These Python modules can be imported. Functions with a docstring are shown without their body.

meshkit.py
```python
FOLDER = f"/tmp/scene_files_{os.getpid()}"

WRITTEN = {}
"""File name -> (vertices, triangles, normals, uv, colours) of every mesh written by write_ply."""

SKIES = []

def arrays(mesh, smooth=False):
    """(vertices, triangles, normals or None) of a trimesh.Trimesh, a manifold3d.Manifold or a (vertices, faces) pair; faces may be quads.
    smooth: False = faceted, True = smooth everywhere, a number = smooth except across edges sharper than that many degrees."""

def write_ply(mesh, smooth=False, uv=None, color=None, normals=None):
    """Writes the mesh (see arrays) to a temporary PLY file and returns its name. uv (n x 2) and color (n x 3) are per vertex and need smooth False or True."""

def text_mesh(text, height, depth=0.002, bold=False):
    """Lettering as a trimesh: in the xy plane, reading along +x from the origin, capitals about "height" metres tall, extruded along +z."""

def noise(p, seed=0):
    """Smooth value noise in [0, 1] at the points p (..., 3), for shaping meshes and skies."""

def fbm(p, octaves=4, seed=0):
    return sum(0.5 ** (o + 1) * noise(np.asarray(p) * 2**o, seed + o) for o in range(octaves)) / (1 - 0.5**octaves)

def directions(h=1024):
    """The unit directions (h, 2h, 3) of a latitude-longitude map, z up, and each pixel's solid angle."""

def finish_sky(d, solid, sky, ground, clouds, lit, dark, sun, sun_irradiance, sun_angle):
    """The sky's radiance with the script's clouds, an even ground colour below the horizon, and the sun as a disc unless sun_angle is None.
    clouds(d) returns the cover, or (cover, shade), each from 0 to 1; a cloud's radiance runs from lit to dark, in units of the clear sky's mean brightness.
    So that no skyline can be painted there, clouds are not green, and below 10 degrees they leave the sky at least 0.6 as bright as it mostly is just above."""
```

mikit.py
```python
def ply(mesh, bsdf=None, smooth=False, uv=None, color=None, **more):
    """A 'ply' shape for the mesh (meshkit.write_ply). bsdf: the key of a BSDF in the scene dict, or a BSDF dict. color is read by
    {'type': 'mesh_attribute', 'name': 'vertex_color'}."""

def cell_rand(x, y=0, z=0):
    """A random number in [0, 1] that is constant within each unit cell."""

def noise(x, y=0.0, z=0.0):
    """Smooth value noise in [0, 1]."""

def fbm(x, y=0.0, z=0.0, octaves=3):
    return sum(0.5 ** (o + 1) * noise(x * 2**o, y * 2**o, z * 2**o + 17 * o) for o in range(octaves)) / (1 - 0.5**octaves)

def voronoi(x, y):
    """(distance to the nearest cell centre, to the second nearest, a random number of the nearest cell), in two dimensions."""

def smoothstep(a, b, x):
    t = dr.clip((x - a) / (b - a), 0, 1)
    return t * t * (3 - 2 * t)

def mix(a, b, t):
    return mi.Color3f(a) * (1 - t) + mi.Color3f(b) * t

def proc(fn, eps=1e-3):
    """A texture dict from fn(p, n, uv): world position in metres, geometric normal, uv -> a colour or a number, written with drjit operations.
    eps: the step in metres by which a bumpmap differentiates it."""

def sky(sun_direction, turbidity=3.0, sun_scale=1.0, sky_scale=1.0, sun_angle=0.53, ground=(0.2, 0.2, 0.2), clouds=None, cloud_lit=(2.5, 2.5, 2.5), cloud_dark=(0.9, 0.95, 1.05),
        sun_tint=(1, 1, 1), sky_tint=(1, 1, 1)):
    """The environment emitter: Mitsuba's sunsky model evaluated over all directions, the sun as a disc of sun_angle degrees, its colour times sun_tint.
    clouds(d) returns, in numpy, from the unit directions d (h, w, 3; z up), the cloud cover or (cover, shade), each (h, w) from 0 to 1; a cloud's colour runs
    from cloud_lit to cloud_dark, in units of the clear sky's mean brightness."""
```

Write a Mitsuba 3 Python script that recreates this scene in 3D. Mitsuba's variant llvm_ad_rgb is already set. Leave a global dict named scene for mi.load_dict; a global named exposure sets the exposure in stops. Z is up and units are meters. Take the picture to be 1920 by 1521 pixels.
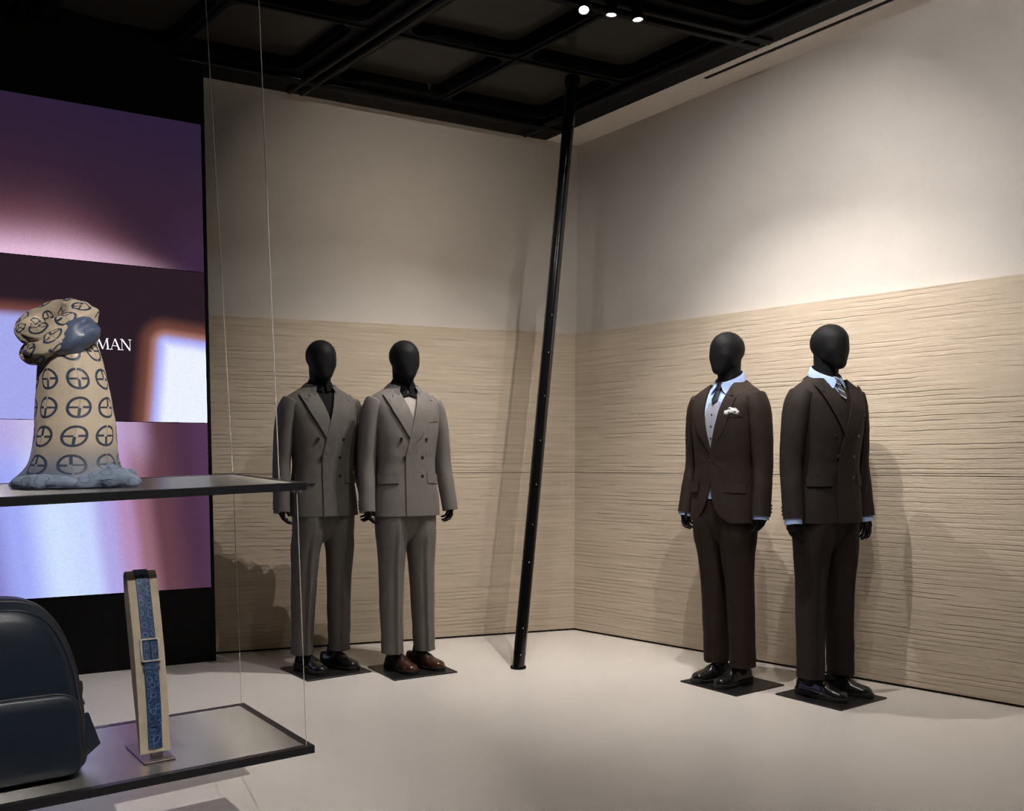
import math
import random
import numpy as np
import trimesh
import manifold3d as m3
from shapely.geometry import Polygon, Point, LineString, box as sbox
from shapely.ops import unary_union
from scipy.interpolate import PchipInterpolator
import drjit as dr
import mitsuba as mi
import mikit
import meshkit
from mikit import proc, noise, fbm, voronoi, cell_rand, smoothstep, mix

random.seed(7)
np.random.seed(7)
T = mi.ScalarTransform4f
scene, labels = {}, {}

# ------------------------------------------------------------------ camera, light, exposure
exposure = 0.0
W_, H_ = 1920, 1521
FOC, CX, CY, PITCH, CAMZ = 1701.0, 969.7, 980.6, 0.0661, 1.2
scene['camera'] = {
    'type': 'perspective', 'fov': math.degrees(2 * math.atan(W_ / 2 / FOC)), 'fov_axis': 'x',
    'principal_point_offset_x': -(CX - W_ / 2) / W_, 'principal_point_offset_y': -(CY - H_ / 2) / H_,
    'near_clip': 0.05, 'far_clip': 60.0,
    'to_world': T().look_at(origin=[0, 0, CAMZ], target=[0, math.cos(PITCH), CAMZ - math.sin(PITCH)], up=[0, 0, 1]),
}

# room frame: corner of the two display walls, right wall direction dr_, left wall direction dl_
C = np.array([0.4093, 6.4572])
dr_ = np.array([0.70441, -0.70979])
dl_ = np.array([-0.94098, -0.33847])
nr = np.array([-0.70979, -0.70441])          # into the room from the right wall
nl = np.array([0.33847, -0.94098])           # into the room from the left wall
ZC, SA, SB = 3.418, 0.058, 0.050


def ab2xy(a, b):
    return C + dr_ * a + dl_ * b


def ceil_z(a, b):
    return ZC + SA * a + SB * b


def spot(key, pos, target, power, cutoff, beam, color=(1.0, 0.86, 0.72)):
    """the light of one spotlight head"""
    scene[key] = {'type': 'spot', 'to_world': T().look_at(origin=list(map(float, pos)), target=list(map(float, target)), up=[0.01, 1, 0.02]),
                  'intensity': {'type': 'rgb', 'value': [float(power * c) for c in color]}, 'cutoff_angle': float(cutoff), 'beam_width': float(beam)}


def wallpt(side, t, z):
    q = C + (dr_ if side == 'r' else dl_) * t
    return (q[0], q[1], z)


WARM, NEUT = (1.0, 0.87, 0.73), (1.0, 0.945, 0.90)
# lamps: what they light (None = in the photograph), position, target, power, cutoff, beam, colour; their heads are built further down
LAMPS = [
    (None, (0.335, 4.72, 3.47), (-1.00, 5.25, 0.9), 10.0, 40, 14, NEUT),
    (None, (0.478, 4.77, 3.47), (-0.30, 5.40, 0.9), 11.0, 42, 14, NEUT),
    (None, (0.620, 4.82, 3.47), (1.35, 4.75, 0.9), 10.0, 42, 14, NEUT),
    ('the two brown suits', (0.72, 3.92, 3.45), (1.60, 4.72, 1.0), 13.0, 38, 14, NEUT),
    ('the middle of the right wall', (0.98, 3.35, 3.50), wallpt('r', 1.50, 1.95), 17.0, 38, 2, NEUT),
    ('the near end of the right wall', (1.05, 2.75, 3.50), wallpt('r', 2.6, 2.3), 20.0, 38, 2, NEUT),
    ('the upper left wall', (-0.42, 3.75, 3.44), wallpt('l', 1.2, 2.6), 7.0, 31, 2, WARM),
    ('the two grey suits', (0.10, 3.90, 3.50), (-0.60, 5.40, 1.1), 9.0, 30, 6, NEUT),
    ('the floor', (0.60, 2.40, 3.55), (0.30, 2.90, 0.0), 7.0, 50, 20, NEUT),
    ('the hanging shelf', (0.50, 0.05, 3.60), (-0.88, 2.22, 0.85), 42.0, 17, 8, NEUT),
]


# ------------------------------------------------------------------ helpers
def put(key, mesh, bsdf, smooth=False, **kw):
    if key in scene:
        raise ValueError(key)
    scene[key] = mikit.ply(mesh, bsdf, smooth, **kw)
    return key


def num(base, i):
    return base if i == 0 else f'{base}_{i:03d}'


def tag(key, label=None, category=None, group=None, kind=None):
    d = {}
    for k, v in (('label', label), ('category', category), ('group', group), ('kind', kind)):
        if v:
            d[k] = v
    labels[key] = d


def man2tri(m):
    q = m.to_mesh()
    return trimesh.Trimesh(np.array(q.vert_properties[:, :3]), np.array(q.tri_verts), process=False)


def tri2man(t):
    t = trimesh.Trimesh(t.vertices, t.faces)
    return m3.Manifold(m3.Mesh(np.asarray(t.vertices, np.float32), np.asarray(t.faces, np.uint32)))


def cat(ms):
    return trimesh.util.concatenate(ms)


def xf(mesh, M):
    m = mesh.copy()
    m.apply_transform(M)
    return m


def mat(rot=None, t=(0, 0, 0)):
    M = np.eye(4)
    if rot is not None:
        M[:3, :3] = rot
    M[:3, 3] = t
    return M


def frame(xa, ya, za, o=(0, 0, 0)):
    M = np.eye(4)
    M[:3, 0], M[:3, 1], M[:3, 2], M[:3, 3] = xa, ya, za, o
    return M


def rotz(a):
    c, s = math.cos(a), math.sin(a)
    return np.array([[c, -s, 0], [s, c, 0], [0, 0, 1]])


def rot(axis, a):
    return trimesh.transformations.rotation_matrix(a, axis)[:3, :3]


def bevel_box(sx, sy, sz, r=0.003, seg=2, center=(0, 0, 0)):
    r = min(r, sx * .49, sy * .49, sz * .49)
    pts = []
    for x in (-1, 1):
        for y in (-1, 1):
            for z in (-1, 1):
                c = np.array([x * (sx / 2 - r), y * (sy / 2 - r), z * (sz / 2 - r)])
                for i in range(3):
                    o = np.zeros(3)
                    o[i] = (x, y, z)[i] * r
                    pts.append(c + o)
                if seg > 1:
                    pts.append(c + r * np.array([x, y, z]) / 3 ** .5)
    h = m3.Manifold.hull_points(np.array(pts))
    t = man2tri(h)
    t.apply_translation(center)
    return t


def poly_prism(poly, z0, z1):
    """vertical extrusion of a shapely polygon"""
    t = trimesh.creation.extrude_polygon(poly, z1 - z0, engine='earcut')
    t.apply_translation([0, 0, z0])
    return t


def quadface(n, m, closed):
    i, j = np.meshgrid(np.arange(n - 1), np.arange(m if closed else m - 1), indexing='ij')
    i, j = i.ravel(), j.ravel()
    j2 = (j + 1) % m
    return np.stack([i * m + j, i * m + j2, (i + 1) * m + j2, (i + 1) * m + j], 1)


def loft(R, cap0=True, cap1=True):
    """closed rings R (n, m, 3) -> mesh with end caps"""
    R = np.asarray(R, float)
    n, m = R.shape[:2]
    q = quadface(n, m, True)
    f = np.vstack([q[:, [0, 1, 2]], q[:, [0, 2, 3]]])
    v = R.reshape(-1, 3)
    extra = []
    if cap0:
        extra.append(R[0].mean(0))
        k = len(v) + len(extra) - 1
        j = np.arange(m)
        f = np.vstack([f, np.stack([np.full(m, k), (j + 1) % m, j], 1)])
    if cap1:
        extra.append(R[-1].mean(0))
        k = len(v) + len(extra) - 1
        j = np.arange(m)
        f = np.vstack([f, np.stack([np.full(m, k), (n - 1) * m + j, (n - 1) * m + (j + 1) % m], 1)])
    if extra:
        v = np.vstack([v, extra])
    t = trimesh.Trimesh(v, f, process=False)
    if t.volume < 0:
        t.invert()
    return t


def grid_normals(P):
    du = np.gradient(P, axis=1)
    dv = np.gradient(P, axis=0)
    n = np.cross(du, dv)
    return n / (np.linalg.norm(n, axis=-1, keepdims=True) + 1e-12)


def sheet(P, t, flip=False):
    """open grid (n, m, 3) -> closed sheet of thickness t, the given points on its outer side (normal = du x dv, or flipped)"""
    P = np.asarray(P, float)
    n, m = P.shape[:2]
    N = grid_normals(P) * (-1 if flip else 1)
    Q = P - N * t
    q = quadface(n, m, False)
    f1 = np.vstack([q[:, [0, 1, 2]], q[:, [0, 2, 3]]])
    v = np.vstack([P.reshape(-1, 3), Q.reshape(-1, 3)])
    o = n * m
    idx = np.arange(n * m).reshape(n, m)
    ring = np.concatenate([idx[0, :], idx[1:, -1], idx[-1, -2::-1], idx[-2:0, 0]])
    r2 = np.roll(ring, -1)
    side = np.vstack([np.stack([ring, r2, r2 + o], 1), np.stack([ring, r2 + o, ring + o], 1)])
    t_ = trimesh.Trimesh(v, np.vstack([f1, f1[:, ::-1] + o, side[:, ::-1]]), process=False)
    t_.fix_normals() if False else None
    if flip:
        t_.invert()
    return t_


def tube(path, r, seg=12, cap=True):
    """round tube along a polyline; r number or list"""
    P = np.asarray(path, float)
    n = len(P)
    r = np.broadcast_to(np.asarray(r, float), (n,))
    tan = np.gradient(P, axis=0)
    tan /= np.linalg.norm(tan, axis=1, keepdims=True) + 1e-12
    up = np.array([0, 0, 1.0]) if abs(tan[0][2]) < .9 else np.array([1.0, 0, 0])
    u = np.cross(tan[0], up)
    u /= np.linalg.norm(u)
    rings = []
    a = np.arange(seg) / seg * 2 * np.pi
    for i in range(n):
        u = u - tan[i] * (u @ tan[i])
        u /= np.linalg.norm(u)
        w = np.cross(tan[i], u)
        rings.append(P[i] + r[i] * (np.cos(a)[:, None] * u + np.sin(a)[:, None] * w))
    return loft(rings, cap, cap)


def cyl(p0, p1, r, seg=24, r1=None):
    return tube([p0, p1], [r, r if r1 is None else r1], seg)


def ellipsoid(c, rx, ry, rz, sub=3):
    s = trimesh.creation.icosphere(subdivisions=sub)
    v = s.vertices * [rx, ry, rz] + np.asarray(c)
    return m3.Manifold.hull_points(np.asarray(v, float))


def sph(c, r, n=24):
    return m3.Manifold.sphere(r, n).translate([float(x) for x in c])


def bone(p, q, r0, r1, n=20):
    return m3.Manifold.batch_hull([sph(p, r0, n), sph(q, r1, n)])


def smooth_man(m, edge, iters=8):
    t = man2tri(m.refine_to_length(edge))
    t.merge_vertices()
    trimesh.smoothing.filter_taubin(t, lamb=0.5, nu=0.52, iterations=iters)
    return t


def drape(poly, fun, off, thick, cell=0.012):
    """a polygon in (x, z) laid on the surface y = fun(x, z): a slab whose outer side lies off above it (number or function of x, z)"""
    fo = off if callable(off) else (lambda x, z: np.full_like(x, off))
    x0, z0, x1, z1 = poly.bounds
    vs, fs, n0 = [], [], 0
    for i in range(int((x1 - x0) / cell) + 1):
        for j in range(int((z1 - z0) / cell) + 1):
            c = poly.intersection(sbox(x0 + i * cell, z0 + j * cell, x0 + (i + 1) * cell, z0 + (j + 1) * cell))
            for g in getattr(c, 'geoms', [c]):
                if g.geom_type != 'Polygon' or g.area < 1e-10:
                    continue
                v, f = trimesh.creation.triangulate_polygon(g, engine='earcut')
                v = np.asarray(v)[:, :2]
                tr = v[f]
                ar = np.cross(np.c_[tr[:, 1] - tr[:, 0], np.zeros(len(f))], np.c_[tr[:, 2] - tr[:, 0], np.zeros(len(f))])[:, 2]
                f = np.where(ar[:, None] < 0, f[:, ::-1], f)
                vs.append(v)
                fs.append(np.asarray(f) + n0)
                n0 += len(v)
    v, f = np.vstack(vs), np.vstack(fs)
    key = np.round(v / 1e-5).astype(np.int64)
    _, first, inv = np.unique(key, axis=0, return_index=True, return_inverse=True)
    v, f = v[first], inv.ravel()[f]
    f = f[(f[:, 0] != f[:, 1]) & (f[:, 1] != f[:, 2]) & (f[:, 0] != f[:, 2])]
    x, z = v[:, 0], v[:, 1]
    y = fun(x, z)
    e = 1e-3
    N = np.stack([-(fun(x + e, z) - fun(x - e, z)) / (2 * e), np.ones_like(x), -(fun(x, z + e) - fun(x, z - e)) / (2 * e)], 1)
    N[:, 0] = np.clip(N[:, 0], -2, 2)
    N[:, 2] = np.clip(N[:, 2], -2, 2)
    N /= np.linalg.norm(N, axis=1, keepdims=True)
    S = np.stack([x, y, z], 1)
    o = fo(x, z)[:, None]
    top, bot = S + N * o, S + N * (o - thick)
    e_ = np.vstack([f[:, [0, 1]], f[:, [1, 2]], f[:, [2, 0]]])
    cnt = {}
    for a, b in e_:
        cnt[(a, b)] = cnt.get((a, b), 0) + 1
    bd = np.array([(a, b) for (a, b) in cnt if (b, a) not in cnt])
    k = len(v)
    side = np.vstack([np.stack([bd[:, 0], bd[:, 1], bd[:, 1] + k], 1), np.stack([bd[:, 0], bd[:, 1] + k, bd[:, 0] + k], 1)])
    # (x, z) counter-clockwise seen from -y, so the outer side (+y) is the reversed one
    t = trimesh.Trimesh(np.vstack([top, bot]), np.vstack([f[:, ::-1], f + k, side]), process=False)
    return t


# ------------------------------------------------------------------ materials
def rgb(*c):
    return {'type': 'rgb', 'value': [float(x) for x in c]}


def pr(key, color, rough=0.5, metallic=0.0, **kw):
    c = color if isinstance(color, dict) else rgb(*color)
    scene[key] = {'type': 'twosided', 'b': {'type': 'principled', 'base_color': c, 'roughness': rough, 'metallic': metallic, **kw}}


def bumped(key, color, rough, fn, scale, eps=1e-3, **kw):
    c = color if isinstance(color, dict) else rgb(*color)
    scene[key] = {'type': 'twosided', 'b': {'type': 'bumpmap', 'arbitrary': proc(fn, eps), 'scale': scale,
                                            'n': {'type': 'principled', 'base_color': c, 'roughness': rough, **kw}}}


def f_plaster(p, n, uv):
    return fbm(p.x * 18, p.y * 18, p.z * 18, 3)


bumped('plaster', (0.58, 0.545, 0.50), 0.85, f_plaster, 0.003, 2e-3, specular=0.2)


def ridge_rows(p):
    """irregular horizontal rows about 3 cm high: (position in the row, how open its joint is)"""
    s = p.x * 1.35
    r = p.z * 40 + 0.30 * noise(s * 3.0, p.z * 3.0, 5) + 0.16 * noise(s * 17, p.z * 8, 9)
    k = dr.floor(r)
    return s, r - k, smoothstep(0.30, 0.75, noise(s * 4.5, k * 3.7, 3)), k


def f_ridge(p, n, uv):
    s, f, gap, k = ridge_rows(p)
    joint = smoothstep(0.20, 0.0, f) + 0.5 * smoothstep(0.90, 1.0, f)
    face = 0.35 * noise(s * 7, p.z * 90, 2) + 0.10 * noise(s * 50, p.z * 260, 4) + 0.25 * cell_rand(k, dr.floor(s * 1.3 + cell_rand(k, 3)), 1)
    return face - (0.25 + 0.75 * gap) * dr.minimum(joint, 1)


def c_ridge(p, n, uv):
    s, f, gap, k = ridge_rows(p)
    t = fbm(s * 3.0, p.z * 80, 4, 3)
    c = mix((0.45, 0.375, 0.283), (0.56, 0.475, 0.368), t)
    return c * (1 - 0.20 * gap * smoothstep(0.16, 0.03, f))


bumped('ribbed_panel', proc(c_ridge), 0.8, f_ridge, 0.0031, 1.5e-3, specular=0.25)


def c_floor(p, n, uv):
    return mix((0.56, 0.52, 0.475), (0.62, 0.58, 0.53), fbm(p.x * 1.7, p.y * 1.7, 0, 4))


pr('floor_stone', proc(c_floor), 0.34, specular=0.35)
pr('black_frame', (0.004, 0.004, 0.0042), 0.5, specular=0.12)
pr('black_gloss', (0.0025, 0.0025, 0.0025), 0.2, specular=0.15)
pr('panel_gloss', (0.027, 0.025, 0.020), 0.22, specular=0.25)
pr('black_pole', (0.005, 0.005, 0.0055), 0.12, specular=0.6)
pr('black_matte', (0.0045, 0.0045, 0.0048), 0.55, specular=0.15)
pr('mannequin_black', (0.0065, 0.0065, 0.007), 0.62, specular=0.16)
pr('dark_gap', (0.02, 0.016, 0.013), 0.8)
pr('ceiling_white', (0.78, 0.72, 0.65), 0.85)
pr('plate_black', (0.010, 0.0095, 0.009), 0.38, specular=0.4)
pr('chrome', (0.80, 0.78, 0.75), 0.32, 1.0)
pr('pale_steel', (0.62, 0.60, 0.56), 0.35, 0.6)
pr('cable_steel', (0.62, 0.58, 0.53), 0.5)


def wool(key, a, b, sc=900.0):
    def fn(p, n, uv):
        t = 0.5 + 0.5 * dr.sin((p.x * 0.8 + p.y * 0.8 + p.z) * sc)
        return mix(a, b, 0.35 * t + 0.65 * fbm(p.x * 60, p.y * 60, p.z * 25, 2))
    pr(key, proc(fn), 0.72, sheen=0.08, sheen_tint=0.6, specular=0.2)


wool('wool_grey_olive', (0.078, 0.071, 0.062), (0.108, 0.098, 0.087))
wool('wool_grey', (0.125, 0.112, 0.102), (0.168, 0.152, 0.139))
wool('wool_brown', (0.021, 0.0135, 0.0108), (0.029, 0.019, 0.0152))
wool('wool_dark_brown', (0.0185, 0.0135, 0.012), (0.0255, 0.0193, 0.0172))
wool('knit_brown', (0.020, 0.013, 0.009), (0.028, 0.019, 0.013))
pr('knit_black', (0.0055, 0.0055, 0.006), 0.8, specular=0.1)
wool('knit_light', (0.30, 0.265, 0.235), (0.36, 0.32, 0.285))
wool('knit_blue_grey', (0.24, 0.25, 0.31), (0.33, 0.335, 0.39))
pr('shirt_blue', (0.36, 0.48, 0.76), 0.7, specular=0.25)
pr('tie_navy', (0.008, 0.010, 0.020), 0.45, sheen=0.3)
pr('button_dark', (0.022, 0.017, 0.014), 0.3)


def c_tie(p, n, uv):
    q = p.z * 1.0 + p.x * 0.55 - p.y * 0.3
    s = dr.abs(q * 42 - dr.floor(q * 42) - 0.5)
    return mix((0.40, 0.43, 0.48), (0.035, 0.042, 0.06), smoothstep(0.07, 0.12, s))


pr('tie_striped', proc(c_tie), 0.45)


def c_square(p, n, uv):
    d1, d2, r = voronoi(p.x * 62 + p.y * 31, p.z * 62)
    return mix((0.02, 0.02, 0.03), (0.85, 0.85, 0.86), smoothstep(0.16, 0.22, d1))


pr('pocket_square', proc(c_square), 0.7)
pr('leather_black', (0.006, 0.0055, 0.0055), 0.16, specular=0.6, clearcoat=0.6, clearcoat_gloss=0.9)


def c_burnish(p, n, uv):
    return mix((0.010, 0.004, 0.003), (0.050, 0.016, 0.007), smoothstep(0.45, 0.85, uv.x))


pr('leather_brown', proc(c_burnish), 0.2, specular=0.6, clearcoat=0.6, clearcoat_gloss=0.9)
pr('sole_black', (0.007, 0.006, 0.006), 0.5)
pr('sock_black', (0.006, 0.006, 0.006), 0.9)


# brushed steel of the shelves
def f_brush(p, n, uv):
    q = (p.x * 0.6 - p.y * 0.8)
    return noise(q * 900, (p.x * 0.8 + p.y * 0.6) * 14, 0)


def steel(au, av, k):
    return {'type': 'roughconductor', 'material': 'Ag', 'distribution': 'ggx', 'alpha_u': au, 'alpha_v': av, 'specular_reflectance': rgb(0.74 * k, 0.725 * k, 0.71 * k)}


scene['brushed_steel'] = {'type': 'twosided', 'b': {'type': 'blendbsdf', 'weight': 0.22, 'a': steel(0.05, 0.09, 1.0), 'c': steel(0.03, 0.60, 1.0)}}
pr('shelf_frame', (0.010, 0.010, 0.011), 0.33, specular=0.5)
pr('plate_steel', (0.34, 0.31, 0.30), 0.3, 1.0)


# ------------------------------------------------------------------ the setting
def wall_box(side, t0, t1, z0, z1, d0, d1):
    """slab along a wall: t along it, d into the room"""
    u, n = (dr_, nr) if side == 'r' else (dl_, nl)
    q = [C + u * t + n * d for t, d in ((t0, d0), (t1, d0), (t1, d1), (t0, d1))]
    return poly_prism(Polygon(q), z0, z1)


def corner_t(d):
    """how far along each wall the two lines offset by d into the room meet"""
    k = math.tan(math.radians(115.0) / 2)
    return d / k


LW = 6.0
put('wall_right', wall_box('r', -0.3, 5.2, -0.05, 4.1, -0.25, -0.045), 'plaster')
tag('wall_right', 'bright plaster right wall above the ribbed beige panelling', kind='structure')
put('wall_left', wall_box('l', -0.3, LW, -0.05, 4.1, -0.25, -0.045), 'plaster')
tag('wall_left', 'plaster left wall above the ribbed beige panelling', kind='structure')
for side, wk, t1 in (('r', 'wall_right', 5.0), ('l', 'wall_left', 2.9)):
    for i, (z0, z1) in enumerate(((0.014, 1.131), (1.1345, 2.1055))):
        put(num(wk + '__panel', i), wall_box(side, -0.02, t1, z0, z1, -0.05, 0.0), 'ribbed_panel')
put('baseboard_right', wall_box('r', -0.02, 5.0, 0.0, 0.016, -0.05, -0.012), 'dark_gap')
tag('baseboard_right', 'thin dark shadow gap along the foot of the right wall', kind='structure')
put('baseboard_left', wall_box('l', -0.02, 2.9, 0.0, 0.016, -0.05, -0.012), 'dark_gap')
tag('baseboard_left', 'thin dark shadow gap along the foot of the left wall', kind='structure')
put('floor', poly_prism(Polygon([(-6, -4), (6, -4), (6, 8), (-6, 8)]), -0.1, 0.0), 'floor_stone')
tag('floor', 'smooth pale grey beige floor', kind='structure')
# the shop behind and beside the camera
put('wall_back', poly_prism(Polygon([(-6, -4), (6, -4), (6, -3.8), (-6, -3.8)]), 0, 4.6), 'black_matte')
put('wall_side', poly_prism(Polygon([(-6, -4), (-5.8, -4), (-5.8, 5), (-6, 5)]), 0, 4.6), 'black_matte')
put('wall_far', poly_prism(Polygon([(5.0, -4), (5.2, -4), (5.2, 4), (5.0, 4)]), 0, 4.6), 'plaster')
for k in ('wall_back', 'wall_side', 'wall_far'):
    tag(k, 'wall of the shop outside the photograph', kind='structure')


# ceiling, slightly sloped: points (a, b) in metres along the right and the left wall
def slope(mesh):
    """mesh in (a, b, dz) -> world, dz above the sloped ceiling"""
    v = np.asarray(mesh.vertices)
    xy = C + v[:, :1] * dr_ + v[:, 1:2] * dl_
    z = ceil_z(v[:, 0], v[:, 1]) + v[:, 2]
    t = trimesh.Trimesh(np.c_[xy, z], mesh.faces, process=False)
    if t.volume < 0:
        t.invert()
    return t


def rrect(a0, a1, b0, b1, r):
    return sbox(a0 + r, b0 + r, a1 - r, b1 - r).buffer(r, quad_segs=8)


GA, GB = 0.03, 0.25      # edges of the black grid
SL0, SL1 = 1.17, 4.4
soff = sbox(-0.3, -0.3, 5.0, GB + 0.05).difference(sbox(SL0, 0.104, SL1, 0.134))
put('ceiling', slope(poly_prism(soff, 0.0, 0.12)), 'ceiling_white')
tag('ceiling', 'pale ceiling strip between the right wall and the black ceiling grid', kind='structure')
put('ceiling__left_strip', slope(poly_prism(sbox(-0.3, GB + 0.04, GA + 0.03, 3.2), 0.0, 0.12)), 'ceiling_white')
put('ceiling__slot_diffuser', slope(poly_prism(sbox(SL0 - .001, 0.103, SL1 + .001, 0.135), 0.003, 0.06)), 'black_matte')
tag('ceiling__slot_diffuser', 'narrow black air slot in the pale ceiling strip')
# the black grid
mods_a, mods_b = [0.27, 1.82, 3.37, 4.92], [0.47, 2.04, 3.61]
L = 1.37
border = sbox(GA, GB, 9.0, 6.5)
k = 0
holes = []
for ma in mods_a:
    for mb in mods_b:
        for ia in (0, 1):
            for ib in (0, 1):
                a0, b0 = ma + ia * 0.70, mb + ib * 0.70
                holes.append((a0 + 0.015, a0 + 0.655, b0 + 0.015, b0 + 0.655))
backing = border
frame_poly = border.difference(unary_union([rrect(*h, 0.075) for h in holes]))
put('ceiling_grid', slope(poly_prism(frame_poly, -0.012, 0.02)), 'black_frame')
tag('ceiling_grid', 'black coffered ceiling grid', kind='structure')
rims = []
for i, h in enumerate(holes):
    if h[0] > 4.0 or h[2] > 4.6:
        pass
    put(num('ceiling_grid__panel', i), slope(poly_prism(rrect(h[0] - .012, h[1] + .012, h[2] - .012, h[3] + .012, 0.08), 0.055, 0.065)), 'panel_gloss')
    rim = rrect(h[0] - .006, h[1] + .006, h[2] - .006, h[3] + .006, 0.08).difference(rrect(h[0] + .022, h[1] - .022, h[2] + .022, h[3] - .022, 0.058))
    put(num('ceiling_grid__panel_rim', i), slope(poly_prism(rim, 0.012, 0.056)), 'black_gloss')
# fascia around the grid's outer edge, thin ridges between panels, paired rails between modules
put('ceiling_grid__edge_trim', slope(poly_prism(border.difference(sbox(GA + 0.16, GB + 0.16, 9.1, 6.6)), -0.035, -0.010)), 'black_matte')
bi = 0
for a in (0.225, 1.675, 1.755, 3.225, 3.305, 4.775, 4.855):
    n_ = 24
    v = [(a, GB + 0.03), (a, 6.4)]
    p3 = [np.array([*ab2xy(*q), ceil_z(*q) - 0.03]) for q in v]
    put(num('ceiling_grid__rail', bi), cyl(p3[0], p3[1], 0.026, 16), 'black_gloss', 40)
    bi += 1
for b in (0.43, 1.90, 1.975, 3.47, 3.545):
    v = [(GA + 0.03, b), (8.9, b)]
    p3 = [np.array([*ab2xy(*q), ceil_z(*q) - 0.03]) for q in v]
    put(num('ceiling_grid__rail', bi), cyl(p3[0], p3[1], 0.026, 16), 'black_gloss', 40)
    bi += 1
ri = 0
for ma in mods_a:
    put(num('ceiling_grid__ridge', ri), slope(poly_prism(sbox(ma + 0.681, GB + .1, ma + 0.689, 6.4), -0.022, -0.01)), 'black_gloss')
    ri += 1
for mb in mods_b:
    put(num('ceiling_grid__ridge', ri), slope(poly_prism(sbox(GA + .1, mb + 0.681, 8.9, mb + 0.689), -0.022, -0.01)), 'black_gloss')
    ri += 1


# ------------------------------------------------------------------ video wall
VA = np.array([-1.8256, 5.4392])
vang = math.radians(29.0)
VU = np.array([math.cos(vang), math.sin(vang)])          # along the wall, towards its right end
VN = np.array([math.sin(vang), -math.cos(vang)])         # into the room
VLEN = 3.0


def vw_box(t0, t1, d0, d1, z0, z1):
    q = [VA + VU * t + VN * d for t, d in ((t0, d0), (t1, d0), (t1, d1), (t0, d1))]
    return poly_prism(Polygon(q), z0, z1)


put('video_wall__cabinet', vw_box(-VLEN, 0.0, -0.30, -0.004, 0.0, 3.72), 'black_matte')
tag('video_wall', 'tall black video wall showing blurred purple, white and brown light', 'video wall')
tag('video_wall__cabinet', 'plain black surround')


def ramp(x, stops):
    c = mi.Color3f(stops[0][1])
    for (x0, c0), (x1, c1) in zip(stops[:-1], stops[1:]):
        c = mi.Color3f(mix(c, c1, smoothstep(x0, x1, x)))
    return c


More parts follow.
